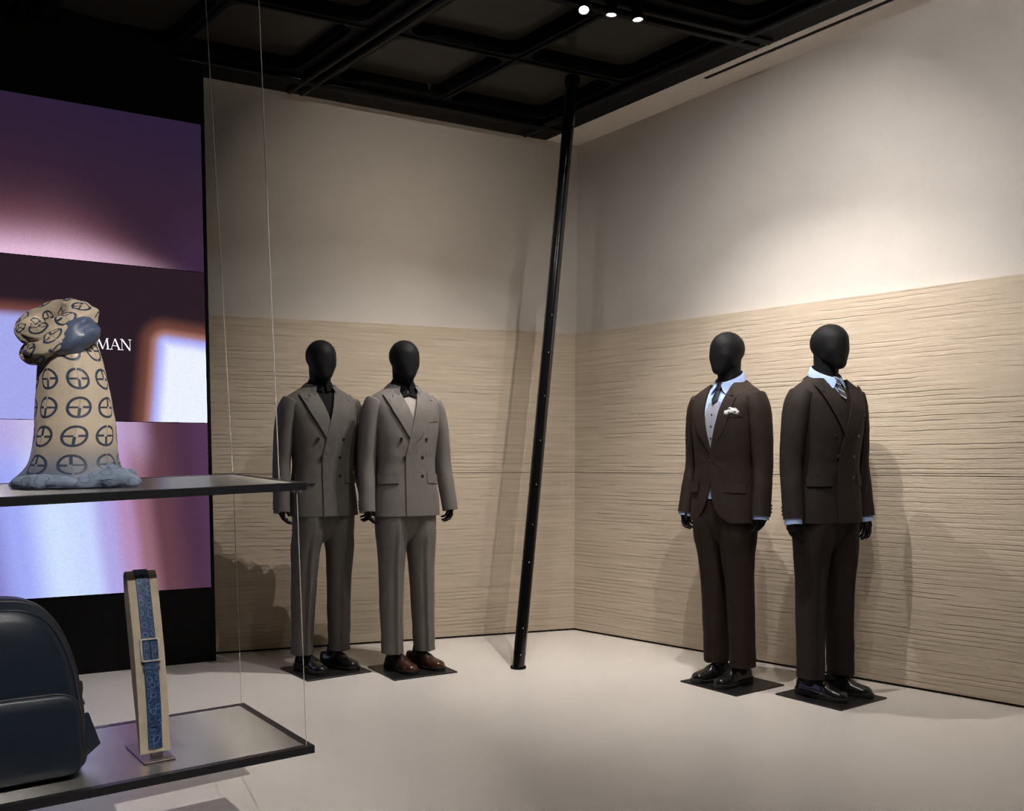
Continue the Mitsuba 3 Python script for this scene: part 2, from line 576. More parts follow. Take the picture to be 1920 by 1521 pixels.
def s2l(r, g, b):
    f = lambda c: ((c / 255 + 0.055) / 1.055) ** 2.4 if c > 10 else c / 255 / 12.92
    return (f(r), f(g), f(b))


def vt(p):
    return (p.x - float(VA[0])) * float(VU[0]) + (p.y - float(VA[1])) * float(VU[1])


def grain(t, z):
    return 0.92 + 0.16 * noise(t * 260, z * 260, 0)


def e_top(p, n, uv):
    t, z = vt(p), p.z
    base = mix(s2l(52, 34, 50), s2l(44, 30, 54), smoothstep(2.5, 3.1, z + 0.15 * t))
    h = z - 2.315 - 0.02 * t
    fade = smoothstep(-0.05, -0.85, t)
    g1 = dr.exp(-dr.square(dr.maximum(h - 0.02, 0) / (0.05 + 0.20 * fade))) * fade
    c = mix(base, s2l(122, 78, 88), dr.clip(g1 * 1.3, 0, 1))
    g2 = dr.exp(-dr.square(dr.maximum(h, 0) / (0.03 + 0.10 * fade))) * fade
    c = mix(c, s2l(226, 186, 214), dr.clip(g2 * 1.15, 0, 1))
    c = mix(c, s2l(66, 42, 74), smoothstep(-0.35, -0.02, t) * 0.6 * smoothstep(0.5, 0.0, h))
    return c * grain(t, z)


def e_mid(p, n, uv):
    t, z = vt(p), p.z
    c = mi.Color3f(s2l(42, 29, 38))
    # left bright patch
    dl = dr.maximum(t + 0.66, z - 2.06 + 0.10 * (t + 1.05))
    dl = dr.maximum(dl, dr.sqrt(dr.square(dr.maximum(t + 0.72, 0)) + dr.square(dr.maximum(z - 1.98, 0))) - 0.02)
    c = mix(c, s2l(120, 72, 66), smoothstep(0.10, 0.01, dl))
    c = mix(c, s2l(168, 172, 242), smoothstep(0.035, -0.03, dl))
    c = mix(c, s2l(204, 218, 255), smoothstep(-0.02, -0.16, dl))
    # right bright patch
    ax, az = -0.345 + 0.10 * (z - 1.44) - t + 0.06, z - 1.94 + 0.10 * (t + 0.2) + 0.06
    d = dr.sqrt(dr.square(dr.maximum(ax, 0)) + dr.square(dr.maximum(az, 0))) + dr.minimum(dr.maximum(ax, az), 0) - 0.06
    c = mix(c, s2l(110, 68, 58), smoothstep(0.12, 0.03, d))
    c = mix(c, s2l(160, 112, 104), smoothstep(0.045, 0.005, d))
    c = mix(c, s2l(176, 178, 250), smoothstep(0.015, -0.035, d))
    c = mix(c, s2l(236, 243, 255), smoothstep(-0.02, -0.09, d))
    return c * grain(t, z)


def e_low(p, n, uv):
    t, z = vt(p), p.z
    x = t + 0.10 * (z - 0.95) + 0.0
    c = ramp(x, [(-1.25, s2l(120, 100, 170)), (-1.05, s2l(160, 170, 246)), (-0.86, s2l(206, 224, 255)), (-0.70, s2l(200, 214, 255)),
                 (-0.60, s2l(176, 168, 230)), (-0.48, s2l(180, 140, 184)), (-0.40, s2l(150, 104, 120)), (-0.30, s2l(98, 62, 72)), (-0.12, s2l(76, 48, 70)), (-0.02, s2l(82, 52, 84))])
    pale = smoothstep(1.1, 1.4, z) * smoothstep(-0.25, -0.40, x)
    c = mix(c, s2l(196, 170, 214), 0.65 * pale)
    return c * grain(t, z)


for i, (z0, z1, fn) in enumerate(((0.453, 1.434, e_low), (1.437, 2.316, e_mid), (2.319, 3.166, e_top))):
    q = [VA + VU * t for t in (-VLEN + 0.05, -0.022)]
    P = [VA + VU * t + VN * 0.004 for t in (-VLEN + 0.05, -0.022)]
    m = trimesh.Trimesh([(*P[0], z0), (*P[1], z0), (*P[1], z1), (*P[0], z1)], [[0, 1, 2], [0, 2, 3]], process=False)
    k = put(num('video_wall__screen', i), m, 'black_gloss', uv=np.array([(0, 0), (1, 0), (1, 1), (0, 1)], float))
    scene[k]['emitter'] = {'type': 'area', 'radiance': proc(fn)}
tag('video_wall__screen', 'bottom band of the picture, blue white turning pink and brown')
tag('video_wall__screen_001', 'middle band of the picture with white lettering')
tag('video_wall__screen_002', 'top band of the picture, dark purple with a pink glow')


def stroke(x0, y0, x1, y1, w):
    d = np.array([x1 - x0, y1 - y0])
    n = np.array([-d[1], d[0]]) / np.linalg.norm(d) * w / 2
    return Polygon([(x0 + n[0], y0 + n[1]), (x1 + n[0], y1 + n[1]), (x1 - n[0], y1 - n[1]), (x0 - n[0], y0 - n[1])])


def serif(x, y, w):
    return sbox(x - w / 2, y - 0.03, x + w / 2, y + 0.03)


GLYPH = {
    'I': (unary_union([sbox(-0.06, 0, 0.06, 1), serif(0, 0.03, 0.4), serif(0, 0.97, 0.4)]), 0.5),
    'M': (unary_union([stroke(0.12, 0, 0.2, 1, 0.05), stroke(0.2, 1, 0.56, 0.02, 0.13), stroke(0.56, 0.02, 0.92, 1, 0.05), stroke(0.92, 1, 1.0, 0, 0.13), serif(0.12, 0.03, 0.28), serif(1.0, 0.03, 0.34), serif(0.13, 0.97, 0.2), serif(0.97, 0.97, 0.2)]), 1.15),
    'A': (unary_union([stroke(0.1, 0, 0.44, 1, 0.05), stroke(0.44, 1.0, 0.80, 0, 0.13), sbox(0.22, 0.33, 0.66, 0.39), serif(0.1, 0.03, 0.26), serif(0.80, 0.03, 0.3)]), 0.9),
    'N': (unary_union([stroke(0.12, 0, 0.12, 1, 0.05), stroke(0.12, 1, 0.80, 0, 0.13), stroke(0.80, 0, 0.80, 1, 0.05), serif(0.12, 0.03, 0.26), serif(0.80, 0.97, 0.26), serif(0.08, 0.97, 0.2)]), 0.95),
}


def letters(word, x_right, z, h):
    total = sum(GLYPH[c][1] for c in word) * h
    x = x_right - total
    out = []
    for c in word:
        g, adv = GLYPH[c]
        for poly in getattr(g, 'geoms', [g]):
            t = trimesh.creation.extrude_polygon(poly, 0.002, engine='earcut')
            v = np.asarray(t.vertices) * [h, h, 1]
            q = VA + VU * (x + v[:, :1]) + VN * (0.006 + v[:, 2:3])
            tt = trimesh.Trimesh(np.c_[q, z + v[:, 1]], t.faces, process=False)
            if tt.volume < 0:
                tt.invert()
            out.append(tt)
        x += adv * h
    return cat(out)


for i, (w_, xr, z) in enumerate((('MAN', -0.428, 1.838), ('I', -0.925, 1.870))):
    k = put(num('video_wall__lettering', i), letters(w_, xr, z, 0.062), 'shirt_blue')
    scene[k]['emitter'] = {'type': 'area', 'radiance': rgb(0.93, 0.93, 1.0) if i == 0 else rgb(0.72, 0.80, 1.05)}
tag('video_wall__lettering', 'white serif capitals reading MAN')
tag('video_wall__lettering_001', 'pale serif capital beside the scarf')


# ------------------------------------------------------------------ leaning pole
PB, PT = np.array([0.0064, 5.2456, 0.0]), np.array([0.336, 5.66, 3.53])
pd = PT - PB
put('leaning_pole__shaft', cyl(PB + pd * 0.002, PT, 0.0355, 40), 'black_pole', 40)
tag('leaning_pole', 'slanted glossy black steel pole standing on the floor in the room corner', 'pole')
put('leaning_pole__base_flange', cyl(PB, PB + [0, 0, 0.012], 0.046, 32), 'black_frame', 40)
put('leaning_pole__top_flange', cyl(PB + pd * 0.985, PB + pd * 0.999, 0.046, 32), 'black_frame', 40)
for i, t in enumerate((0.0238, 0.0673, 0.1753, 0.2375, 0.304, 0.3773, 0.4517, 0.5248, 0.588)):
    put(num('leaning_pole__ring', i), cyl(PB + pd * (t - 0.0012), PB + pd * (t + 0.0012), 0.0372, 40), 'black_pole', 40)
    s = PB + pd * t
    put(num('leaning_pole__screw', i), man2tri(sph(s + np.array([0.006, -0.037, 0.0]), 0.0042, 12)), 'chrome', True)


# ------------------------------------------------------------------ spotlights
def lamp_head(i, pos, target, seen):
    key = num('track_spotlight', i)
    pos, target = np.array(pos, float), np.array(target, float)
    d = target - pos
    d /= np.linalg.norm(d)
    if seen:
        d = d * 0.25 + np.array([0, -0.02, -0.97])
        if i == 0:
            d = np.array([-0.03, -0.42, -0.9])
        d /= np.linalg.norm(d)
    r = 0.029
    M = pos - d * 0.128
    body = m3.Manifold.batch_hull([m3.Manifold.cylinder(0.12, r, r, 32), m3.Manifold.cylinder(0.128, r - .006, r - .006, 32)])
    hole = m3.Manifold.cylinder(0.05, r - .003, r - .003, 32).translate([0, 0, -0.02])
    z = -d
    x = np.cross([0, 1, 0], z)
    x /= np.linalg.norm(x)
    t = man2tri(body - hole)
    F = frame(x, np.cross(z, x), z, pos)
    put(key + '__housing', xf(t, F), 'black_frame', 40)
    lens = man2tri(m3.Manifold.cylinder(0.006, r - .0035, r - .0035, 32).translate([0, 0, 0.004]))
    k = put(key + '__lens', xf(lens, F), 'chrome')
    scene[k]['emitter'] = {'type': 'area', 'radiance': rgb(14, 13.4, 12.8)}
    M_ = np.linalg.inv(np.c_[dr_, dl_])
    ab = M_ @ (M[:2] - C)
    top = ceil_z(*ab)
    put(key + '__stem', cyl(M - [0, 0, 0.004], [M[0], M[1], max(top, M[2] + .02)], 0.011, 12), 'black_frame', 40)
    return key


ORD = ['left', 'middle', 'right']
for i, (kind, pos, tgt, power, cut, beam, colr) in enumerate(LAMPS):
    k = lamp_head(i, pos, tgt, kind is None)
    if kind is None:
        tag(k, {0: 'leftmost of three lit black cylinder spotlights under the black ceiling', 1: 'middle one of three lit black cylinder spotlights under the black ceiling',
                2: 'rightmost of three lit black cylinder spotlights under the black ceiling'}[i], 'spotlight', 'ceiling spotlights')
    else:
        tag(k, 'black ceiling spotlight above the picture, aimed at ' + kind, 'spotlight', 'ceiling spotlights')
    d = np.array(tgt) - np.array(pos)
    d /= np.linalg.norm(d)
    spot(k + '_light', np.array(pos) + d * 0.02 + [0, 0, -0.012], tgt, power, cut, beam, colr)

# ------------------------------------------------------------------ mannequins
# local frame: +y the way it faces, +x its right side, z up
def prof(*rows):
    a = np.array(rows, float)
    a = a[np.argsort(a[:, 0])]
    return PchipInterpolator(a[:, 0], a[:, 1:], extrapolate=True)


#              z      half-width  front  back   y-centre
TORSO = prof((0.86, 0.198, 0.128, 0.135, 0.0), (0.90, 0.196, 0.126, 0.134, 0.0), (1.00, 0.189, 0.121, 0.128, 0.0), (1.10, 0.176, 0.116, 0.113, 0.0),
             (1.18, 0.169, 0.116, 0.106, 0.0), (1.27, 0.175, 0.122, 0.107, 0.0), (1.36, 0.187, 0.128, 0.112, 0.0), (1.44, 0.197, 0.125, 0.117, -0.002),
             (1.50, 0.204, 0.112, 0.115, -0.004), (1.530, 0.206, 0.098, 0.110, -0.006), (1.552, 0.200, 0.088, 0.104, -0.009), (1.570, 0.180, 0.078, 0.097, -0.012),
             (1.588, 0.150, 0.071, 0.090, -0.015), (1.605, 0.118, 0.064, 0.084, -0.017), (1.622, 0.090, 0.057, 0.077, -0.019), (1.640, 0.074, 0.052, 0.071, -0.020), (1.66, 0.068, 0.050, 0.068, -0.020))
NE = 2.45


def torso_front(shrink=0.0):
    def fun(x, z):
        w, f, b, yc = np.moveaxis(TORSO(np.asarray(z, float)), -1, 0)
        w, f = w - shrink, f - shrink
        return yc + f * np.maximum(1 - np.clip(np.abs(x) / w, 0, 0.995) ** NE, 0) ** (1 / NE)
    return fun


def torso_pt(t, z, dx=0.0):
    """point on the jacket's section at height z, t the angle from +x through the front"""
    w, f, b, yc = np.moveaxis(TORSO(np.asarray(z, float)), -1, 0)
    c, s = np.cos(t), np.sin(t)
    x = (w + dx) * np.sign(c) * np.abs(c) ** (2 / NE)
    y = yc + np.where(s > 0, f + dx, b + dx) * np.sign(s) * np.abs(s) ** (2 / NE)
    return np.stack(np.broadcast_arrays(x, y, z), -1)


def jacket_shell(xl, xr, z0, z1, over, seed, zb):
    """front edges xl(z) (left panel, outer) and xr(z) (right panel), wrapped round the back"""
    zs = np.concatenate([np.linspace(z0, 1.50, 46)[:-1], np.linspace(1.50, z1, 26)])
    m = 150
    P = np.zeros((len(zs), m, 3))
    for i, z in enumerate(zs):
        w = float(TORSO(z)[0])
        def ang(x):
            q = np.clip(abs(x) / w, 0, 0.98) ** (NE / 2)
            a = math.acos(q)
            return a if x >= 0 else math.pi - a
        tl, tr = ang(xl(z)), 2 * math.pi + ang(xr(z))
        s = np.linspace(0, 1, m)
        t = tl + (tr - tl) * s
        P[i] = torso_pt(t, z)
        # the left panel lies over the right one
        lift = over * (np.exp(-(s / 0.13) ** 2) - np.exp(-((1 - s) / 0.13) ** 2))
        c = np.stack([np.cos(t), np.sin(t), 0 * t], 1)
        # cloth: soft pulls towards the closing button, loose folds at the skirt and the back
        r = np.hypot(P[i, :, 0], (z - zb))
        a = np.arctan2(z - zb, P[i, :, 0])
        pull = 0.0014 * np.cos(a * 7) * np.exp(-(r / 0.13) ** 2) * (np.sin(t) > 0)
        fold = 0.006 * (meshkit.fbm(np.stack([P[i, :, 0] * 9, P[i, :, 1] * 9, np.full(m, z * 4.0)], 1), 3, seed) - 0.5)
        P[i] += c * (lift + pull + fold)[:, None]
    return sheet(P[:, ::-1], 0.004, flip=False), P


def limb(path, rx, ry, seg=28, n=30, fold=0.0, seed=0, dome=True, zc=None):
    """sleeve or leg: smooth path of joints with elliptic sections (rx across, ry fore and aft)"""
    path = np.asarray(path, float)
    s = np.concatenate([[0], np.cumsum(np.linalg.norm(np.diff(path, axis=0), axis=1))])
    s /= s[-1]
    S = np.linspace(0, 1, n)
    pp = PchipInterpolator(s, path)(S)
    RX, RY = PchipInterpolator(s, rx)(S), PchipInterpolator(s, ry)(S)
    a = np.arange(seg) / seg * 2 * np.pi
    rings = []
    tan = np.gradient(pp, axis=0)
    tan /= np.linalg.norm(tan, axis=1, keepdims=True)
    for i in range(n):
        u = np.array([1.0, 0, 0])
        u -= tan[i] * (u @ tan[i])
        u /= np.linalg.norm(u)
        v = np.cross(u, tan[i])
        v = v if v[1] > 0 else -v
        R = pp[i] + RX[i] * np.cos(a)[:, None] * u + RY[i] * np.sin(a)[:, None] * v
        if fold:
            k = 1 + fold * (meshkit.fbm(np.c_[R[:, :1] * 14, R[:, 1:2] * 14, R[:, 2:] * 16], 3, seed) - 0.5)
            R = pp[i] + (R - pp[i]) * k[:, None]
        rings.append(R)
    if dome:
        t0 = tan[0]
        top = []
        for q in (0.35, 0.62, 0.82, 0.95, 0.995):
            c = math.sqrt(1 - q * q)
            top.append(pp[0] + (rings[0] - pp[0]) * c - t0 * q * min(rx[0], ry[0]) * 0.33)
        rings = top[::-1] + rings
    return loft(rings)


def hand_mesh(side):
    """relaxed, softly curled hand hanging from the wrist at the origin, fingers down; side +1 = its right hand (palm towards -x)"""
    B = [m3.Manifold.batch_hull([sph((0, 0, 0.03), .024), sph((0, 0.004, -0.005), .025)]),
         m3.Manifold.batch_hull([sph((0, 0.012, -0.01), .022), sph((0, -0.012, -0.01), .020), sph((0.002, 0.030, -0.078), .0125), sph((0.002, -0.030, -0.070), .0115), sph((0, 0.0, -0.08), .0135)])]
    ln = [(0.040, 0.026, 0.020), (0.045, 0.030, 0.021), (0.041, 0.028, 0.020), (0.032, 0.021, 0.018)]
    for k, y in enumerate((0.030, 0.0105, -0.010, -0.029)):
        p = np.array([0.002, y, -0.080 + (0.004 if k == 3 else 0)])
        ang = math.radians(14 + 5 * k)
        r = (0.0092, 0.0095, 0.0090, 0.0080)[k]
        for j, l in enumerate(ln[k]):
            q = p + l * np.array([-math.sin(ang) , 0.03 * (1 - k * .6), -math.cos(ang)])
            B.append(bone(p, q, r, r * 0.9, 14))
            p, r = q, r * 0.9
            ang += math.radians(30)
    p = np.array([-0.006, 0.026, -0.018])
    for (dx, dy, dz), r0, r1 in (((-0.012, 0.008, -0.030), .013, .0105), ((-0.010, 0.004, -0.030), .0105, .0095), ((-0.006, -0.002, -0.022), .0095, .008)):
        q = p + np.array([dx, dy, dz])
        B.append(bone(p, q, r0, r1, 14))
        p = q
    t = smooth_man(m3.Manifold.batch_boolean(B, m3.OpType.Add), 0.004, 6)
    if side < 0:
        t.apply_transform(np.diag([-1.0, 1, 1, 1]))
        t.invert()
    return t


HAND = {1: hand_mesh(1), -1: hand_mesh(-1)}


def head_mesh(turn=0.0):
    cran = ellipsoid((0, -0.004, 1.797), 0.083, 0.103, 0.090)
    face = ellipsoid((0, 0.040, 1.760), 0.072, 0.058, 0.078)
    chin = ellipsoid((0, 0.066, 1.690), 0.038, 0.028, 0.032)
    jaw = ellipsoid((0, 0.020, 1.715), 0.066, 0.054, 0.032)
    h = m3.Manifold.batch_hull([cran, face, chin, jaw])
    neck = m3.Manifold.batch_hull([ellipsoid((0, -0.030, 1.54), 0.066, 0.066, 0.03, 2), ellipsoid((0, -0.020, 1.64), 0.058, 0.060, 0.03, 2)])
    neck2 = m3.Manifold.batch_hull([ellipsoid((0, -0.020, 1.64), 0.058, 0.060, 0.03, 2), ellipsoid((0, -0.016, 1.75), 0.064, 0.070, 0.03, 2)])
    t = smooth_man(h + neck + neck2, 0.008, 34)
    return t


HEAD = head_mesh()


def trouser_mesh(sx, seed, flare=1.0):
    """both legs and the seat as one mesh; sx = half distance of the feet"""
    out = []
    for s in (-1, 1):
        #        z     centre x        y       half-w  half-d
        rows = prof((0.100, sx, -0.012, 0.0605 * flare, 0.070 * flare), (0.30, sx * .985, -0.014, 0.063 * flare, 0.072), (0.52, sx * .95, -0.010, 0.068, 0.076),
                    (0.70, sx * .88 + .004, -0.004, 0.080, 0.090), (0.80, 0.088, 0.0, 0.088, 0.104), (0.90, 0.086, 0.0, 0.090, 0.112), (1.02, 0.082, 0.0, 0.088, 0.106))
        rings = []
        a = np.arange(56) / 56 * 2 * np.pi
        for z in np.linspace(0.100, 1.02, 44):
            cx, cy, w, d = rows(z)
            c, sn = np.cos(a), np.sin(a)
            x = w * np.sign(c) * np.abs(c) ** 0.86
            y = d * np.sign(sn) * np.abs(sn) ** 0.86
            crease = 0.022 * np.clip((0.95 - z) / 0.3, 0, 1) * (np.exp(-((x + s * 0.004) / 0.008) ** 2)) * np.where(sn > 0, 1.0, -0.8)
            R = np.stack([s * cx + x, cy + y + crease, np.full_like(x, z)], 1)
            k = meshkit.fbm(np.c_[R[:, 0] * 11, R[:, 1] * 11, R[:, 2] * 4.5], 3, seed + s) - 0.5
            br = meshkit.fbm(np.c_[R[:, 0] * 8, R[:, 1] * 8, R[:, 2] * 16], 2, seed + 5 + s) - 0.5
            amp = 0.014 * k + 0.010 * br * np.clip((0.42 - z) / 0.3, 0, 1)
            nrm = np.stack([c, sn, 0 * c], 1)
            rings.append(R + nrm * amp[:, None])
        out.append(tri2man(loft(rings)))
    hz = np.linspace(0.735, 1.09, 22)
    a = np.arange(56) / 56 * 2 * np.pi
    hw = PchipInterpolator([0.735, 0.76, 0.80, 0.85, 0.92, 1.0, 1.09], [0.008, 0.035, 0.085, 0.140, 0.174, 0.170, 0.158])
    hd = PchipInterpolator([0.735, 0.76, 0.80, 0.85, 0.92, 1.0, 1.09], [0.020, 0.050, 0.080, 0.098, 0.106, 0.106, 0.098])
    rings = [np.stack([hw(z) * np.sign(np.cos(a)) * np.abs(np.cos(a)) ** .8, hd(z) * np.sign(np.sin(a)) * np.abs(np.sin(a)) ** .8, np.full(56, z)], 1) for z in hz]
    out.append(tri2man(loft(rings)))
    return man2tri(out[0] + out[1] + out[2])


def shoe_meshes(kind):
    """right-hand frame: toe towards +y, sole on z = 0; returns upper, sole, extra"""
    ys = np.linspace(-0.085, 0.205, 30)
    W = PchipInterpolator([-0.085, -0.078, -0.05, 0.0, 0.06, 0.11, 0.15, 0.185, 0.199, 0.205], [0.006, 0.020, 0.032, 0.033, 0.036, 0.045, 0.046, 0.036, 0.022, 0.006])
    Hh = PchipInterpolator([-0.085, -0.07, -0.03, 0.02, 0.055, 0.085, 0.115, 0.15, 0.185, 0.205], [0.060, 0.072, 0.074, 0.082, 0.092, 0.078, 0.056, 0.046, 0.038, 0.018])
    zb = PchipInterpolator([-0.085, 0.0, 0.10, 0.205], [0.026, 0.024, 0.012, 0.016])
    a = np.linspace(0, np.pi, 25)
    rings = []
    for y in ys:
        w, h, b = W(y), Hh(y), zb(y)
        n = 2.6 if y > 0.09 else 2.1
        x = w * np.sign(np.cos(a)) * np.abs(np.cos(a)) ** (2 / n)
        z = b + (h - b + 0.012) * np.abs(np.sin(a)) ** (2 / n)
        if y < 0.08:
            x = x * (1 - 0.30 * np.clip((z - 0.04) / 0.05, 0, 1))
        rings.append(np.stack([x, np.full_like(x, y), z], 1))
    upper = loft(rings)
    us = np.clip((upper.vertices[:, 1] + 0.085) / 0.29, 0, 1)
    t = np.linspace(0, 2 * np.pi, 60, endpoint=False)
    yy = np.concatenate([np.linspace(-0.087, 0.209, 40), np.linspace(0.209, -0.087, 40)])
    half = lambda q: np.maximum(W(np.clip(q, -0.085, 0.205)), 0.004) + 0.0045
    outline = Polygon(np.c_[np.concatenate([half(yy[:40]), -half(yy[40:])]), yy]).buffer(0.002).simplify(0.0004)
    sole = poly_prism(outline, 0.0, 0.012)
    v = np.asarray(sole.vertices)
    v[:, 2] += np.where(v[:, 2] > .006, zb(np.clip(v[:, 1], -0.085, 0.205)) - 0.008, np.maximum(zb(np.clip(v[:, 1], -0.085, 0.205)) - 0.018, 0.0))
    sole = trimesh.Trimesh(v, sole.faces, process=False)
    heel = poly_prism(outline.intersection(sbox(-0.1, -0.1, 0.1, -0.012)), 0.0, 0.022)
    fy = lambda x, y: Hh(np.clip(y, -.085, .205)) + 0.012
    ext = []
    if kind == 'laced':
        for y in (0.048, 0.062, 0.076, 0.090):
            z = float(Hh(y)) + 0.0125
            w = 0.013
            ext.append(tube([(-w, y - .003, z - .004), (0, y, z + .0015), (w, y + .003, z - .004)], 0.0016, 8))
    elif kind == 'loafer':
        P = [[(x, y, float(Hh(y)) + 0.0135 - 7.5 * x * x) for x in np.linspace(-0.034, 0.034, 15)] for y in np.linspace(0.068, 0.094, 5)]
        ext.append(sheet(P, 0.003))
    else:
        P = [[(x, y + 0.1 * x, float(Hh(y)) + 0.0135 - 7.0 * x * x) for x in np.linspace(-0.036, 0.036, 15)] for y in np.linspace(0.052, 0.072, 4)]
        ext.append(sheet(P, 0.003))
    ap = []
    for y in np.linspace(0.085, 0.165, 12):
        pass
    rimz = tube([(-0.022 * math.sin(q), 0.010 - 0.058 * math.cos(q) * 1.0, 0.088 + 0.004 * math.cos(q * 2) - 0.010 * (math.cos(q) > 0)) for q in np.linspace(0, 2 * np.pi, 25)], 0.0028, 8, False)
    return upper, us, cat([sole]), heel, cat(ext), rimz


SHOES = {k: shoe_meshes(k) for k in ('laced', 'loafer', 'strap')}


def band(za, zb_, ra, rb, ph0, ph1, yc=-0.02, sx=1.0, sy=1.05, n=40, m=8, tilt=0.16, spread=0.0):
    """collar band round the neck between angles ph0..ph1 measured from the front (+y), rows from radius ra at height za to rb at zb_;
    za, zb_, ra, rb may be functions of the angle; tilt lowers the front"""
    P = np.zeros((m, n, 3))
    f = lambda q, ph: q(ph) if callable(q) else q
    for i, s in enumerate(np.linspace(0, 1, m)):
        for j, ph in enumerate(np.linspace(ph0 + spread * s, ph1 - spread * s, n)):
            r = f(ra, ph) + (f(rb, ph) - f(ra, ph)) * (s ** 0.8)
            z = f(za, ph) + (f(zb_, ph) - f(za, ph)) * s
            x, y = r * sx * math.sin(ph), yc + r * sy * math.cos(ph)
            P[i, j] = (x, y, z - tilt * (y - yc))
    return P


def dart(poly):
    return poly


def mirror(poly):
    return Polygon([(-x, z) for x, z in poly.exterior.coords])


def mannequin(i, label, pos, face, plate_c, plate_ang, cloth, trouser_cloth, style, stance, shoe, shoe_mat, flare, arm):
    key = num('mannequin', i)
    F = mat(rotz(math.radians(face - 90)), (pos[0], pos[1], 0.008))
    P = lambda name, mesh, m, smooth=38, **kw: put(f'{key}__{name}', xf(mesh, F), m, smooth, **kw)
    tag(key, label, 'mannequin')
    # stand
    bp = bevel_box(0.39, 0.39, 0.008, 0.0012)
    bp.apply_transform(mat(rotz(math.radians(plate_ang)), (plate_c[0], plate_c[1], 0.004)))
    put(f'{key}__base_plate', bp, 'plate_black', 30)
    tag(f'{key}__base_plate', 'flat square black base plate')
    h = HEAD.copy()
    P('head', h, 'mannequin_black', True)
    tag(f'{key}__head', 'featureless egg shaped matte black head and neck')
    tr = trouser_mesh(stance, 11 + i * 7, flare)
    lx, ly = style['shift']
    kz = np.clip(1 - (tr.vertices[:, 2] - 0.10) / 0.78, 0, 1)[:, None]
    tr = trimesh.Trimesh(tr.vertices + kz * [lx, ly, 0], tr.faces, process=False)
    P('trousers', tr, trouser_cloth, 42)
    db = style['db']
    zb = style['zb']
    # jacket front edges
    nx, nz = (0.064 if style['under'].startswith('knit_bl') and 'tie' not in style or style['under'] == 'knit_light' else 0.079), 1.622
    if db:
        ov = 0.047
        def xl(z):
            if z <= zb:
                return ov
            s = (z - zb) / (nz - zb)
            return ov + (-nx - ov) * min(s, 1) + 0.010 * math.sin(math.pi * min(s, 1))
        def xr(z):
            if z <= zb:
                return -ov
            s = (z - zb) / (nz - zb)
            return -ov + (nx + ov) * min(s, 1) - 0.010 * math.sin(math.pi * min(s, 1))
    else:
        ov = 0.012
        def cut(z):
            q = np.clip((zb - 0.012 - z) / (zb - 0.012 - style['hem']), 0, 1)
            return 0.052 * q ** 1.1 + 0.085 * q ** 7
        def xl(z):
            if z <= zb:
                return ov - cut(z)
            s = min((z - zb) / (nz - zb), 1)
            return ov + (-nx - ov) * s - 0.008 * math.sin(math.pi * s)
        def xr(z):
            if z <= zb:
                return -ov + cut(z) * 1.0
            s = min((z - zb) / (nz - zb), 1)
            return -ov + (nx + ov) * s + 0.008 * math.sin(math.pi * s)
    shell, _ = jacket_shell(xl, xr, style['hem'], 1.632 if nx < 0.07 else 1.610, 0.0045, 3 + i, zb)
    jk = P('jacket', shell, cloth, 42)
    tag(jk, style['jacket_label'])
    front = torso_front(0.0)
    J = lambda name, mesh, m=cloth, smooth=38: P('jacket__' + name, mesh, m, smooth)
    # lapels: left one (x < 0) over the right one
    zs = np.linspace(zb + 0.004, 1.585, 30)
    for k, (sgn, edge) in enumerate(((1, xr), (-1, xl))):
        inner = [(edge(z), z) for z in zs]
        tip = style['tip']
        if db:
            outer = [(sgn * 0.096, 1.573), (sgn * 0.100, 1.553), (sgn * (tip - .004), 1.573), (sgn * tip, 1.562)] + ([(-0.108, 1.465), (-0.050, 1.350), (0.016, 1.266)] if sgn < 0 else [(0.112, 1.475), (0.048, 1.365), (0.004, 1.300), (-0.03, 1.262)])
        else:
            outer = [(sgn * 0.094, 1.572), (sgn * 0.104, 1.542), (sgn * (tip - 0.004), 1.536), (sgn * tip, 1.528), (sgn * (tip - 0.012), 1.46), (sgn * (tip - 0.045), 1.36), (sgn * 0.022, 1.265)]
        poly = Polygon(inner + outer).buffer(0)
        if poly.geom_type != 'Polygon':
            poly = max(poly.geoms, key=lambda g: g.area)
        if db and sgn > 0:      # the part under the other front
            zz = np.linspace(zb - 0.01, 1.63, 40)
            poly = poly.intersection(Polygon([(xl(z) + 0.0015, z) for z in zz] + [(0.4, 1.63), (0.4, zb - 0.01)]))
            if poly.geom_type != 'Polygon':
                poly = max(poly.geoms, key=lambda g: g.area)
        base = 0.0075 if sgn < 0 else 0.0035
        def lift(x, z, edge=edge, base=base, sgn=sgn):
            e = np.array([edge(q) for q in z])
            return base + 0.05 * np.clip(sgn * (x - e), 0, 0.10) * np.clip((z - zb) / 0.1, 0, 1) * 1.9
        J(num('lapel', k), drape(poly, front, lift, 0.0035), smooth=30)
        if db or sgn < 0:
            bx = sgn * (tip - 0.026)
            J(num('buttonhole', k if db else 0), drape(LineString([(bx - 0.010, 1.535 - .001), (bx + 0.008, 1.541)]).buffer(0.0014), front, 0.0165 if sgn < 0 else 0.0125, 0.002), 'button_dark', 30)
    # collar of the jacket
    g = 0.62 if nx < 0.07 else 0.86
    rj = 0.0745 + (nx - 0.064) * 0.9
    Pc = band(lambda ph: 1.636 - (nx - 0.064) * 1.5, lambda ph: 1.600 - 0.006 * abs(math.sin(ph)) ** 2 - 0.006 * max(0.0, math.cos(ph)), rj, lambda ph: 0.094 + 0.020 * abs(math.sin(ph)), g, 2 * math.pi - g, tilt=0.24, n=60)
    J('collar', sheet(Pc, 0.004, flip=True), smooth=40)
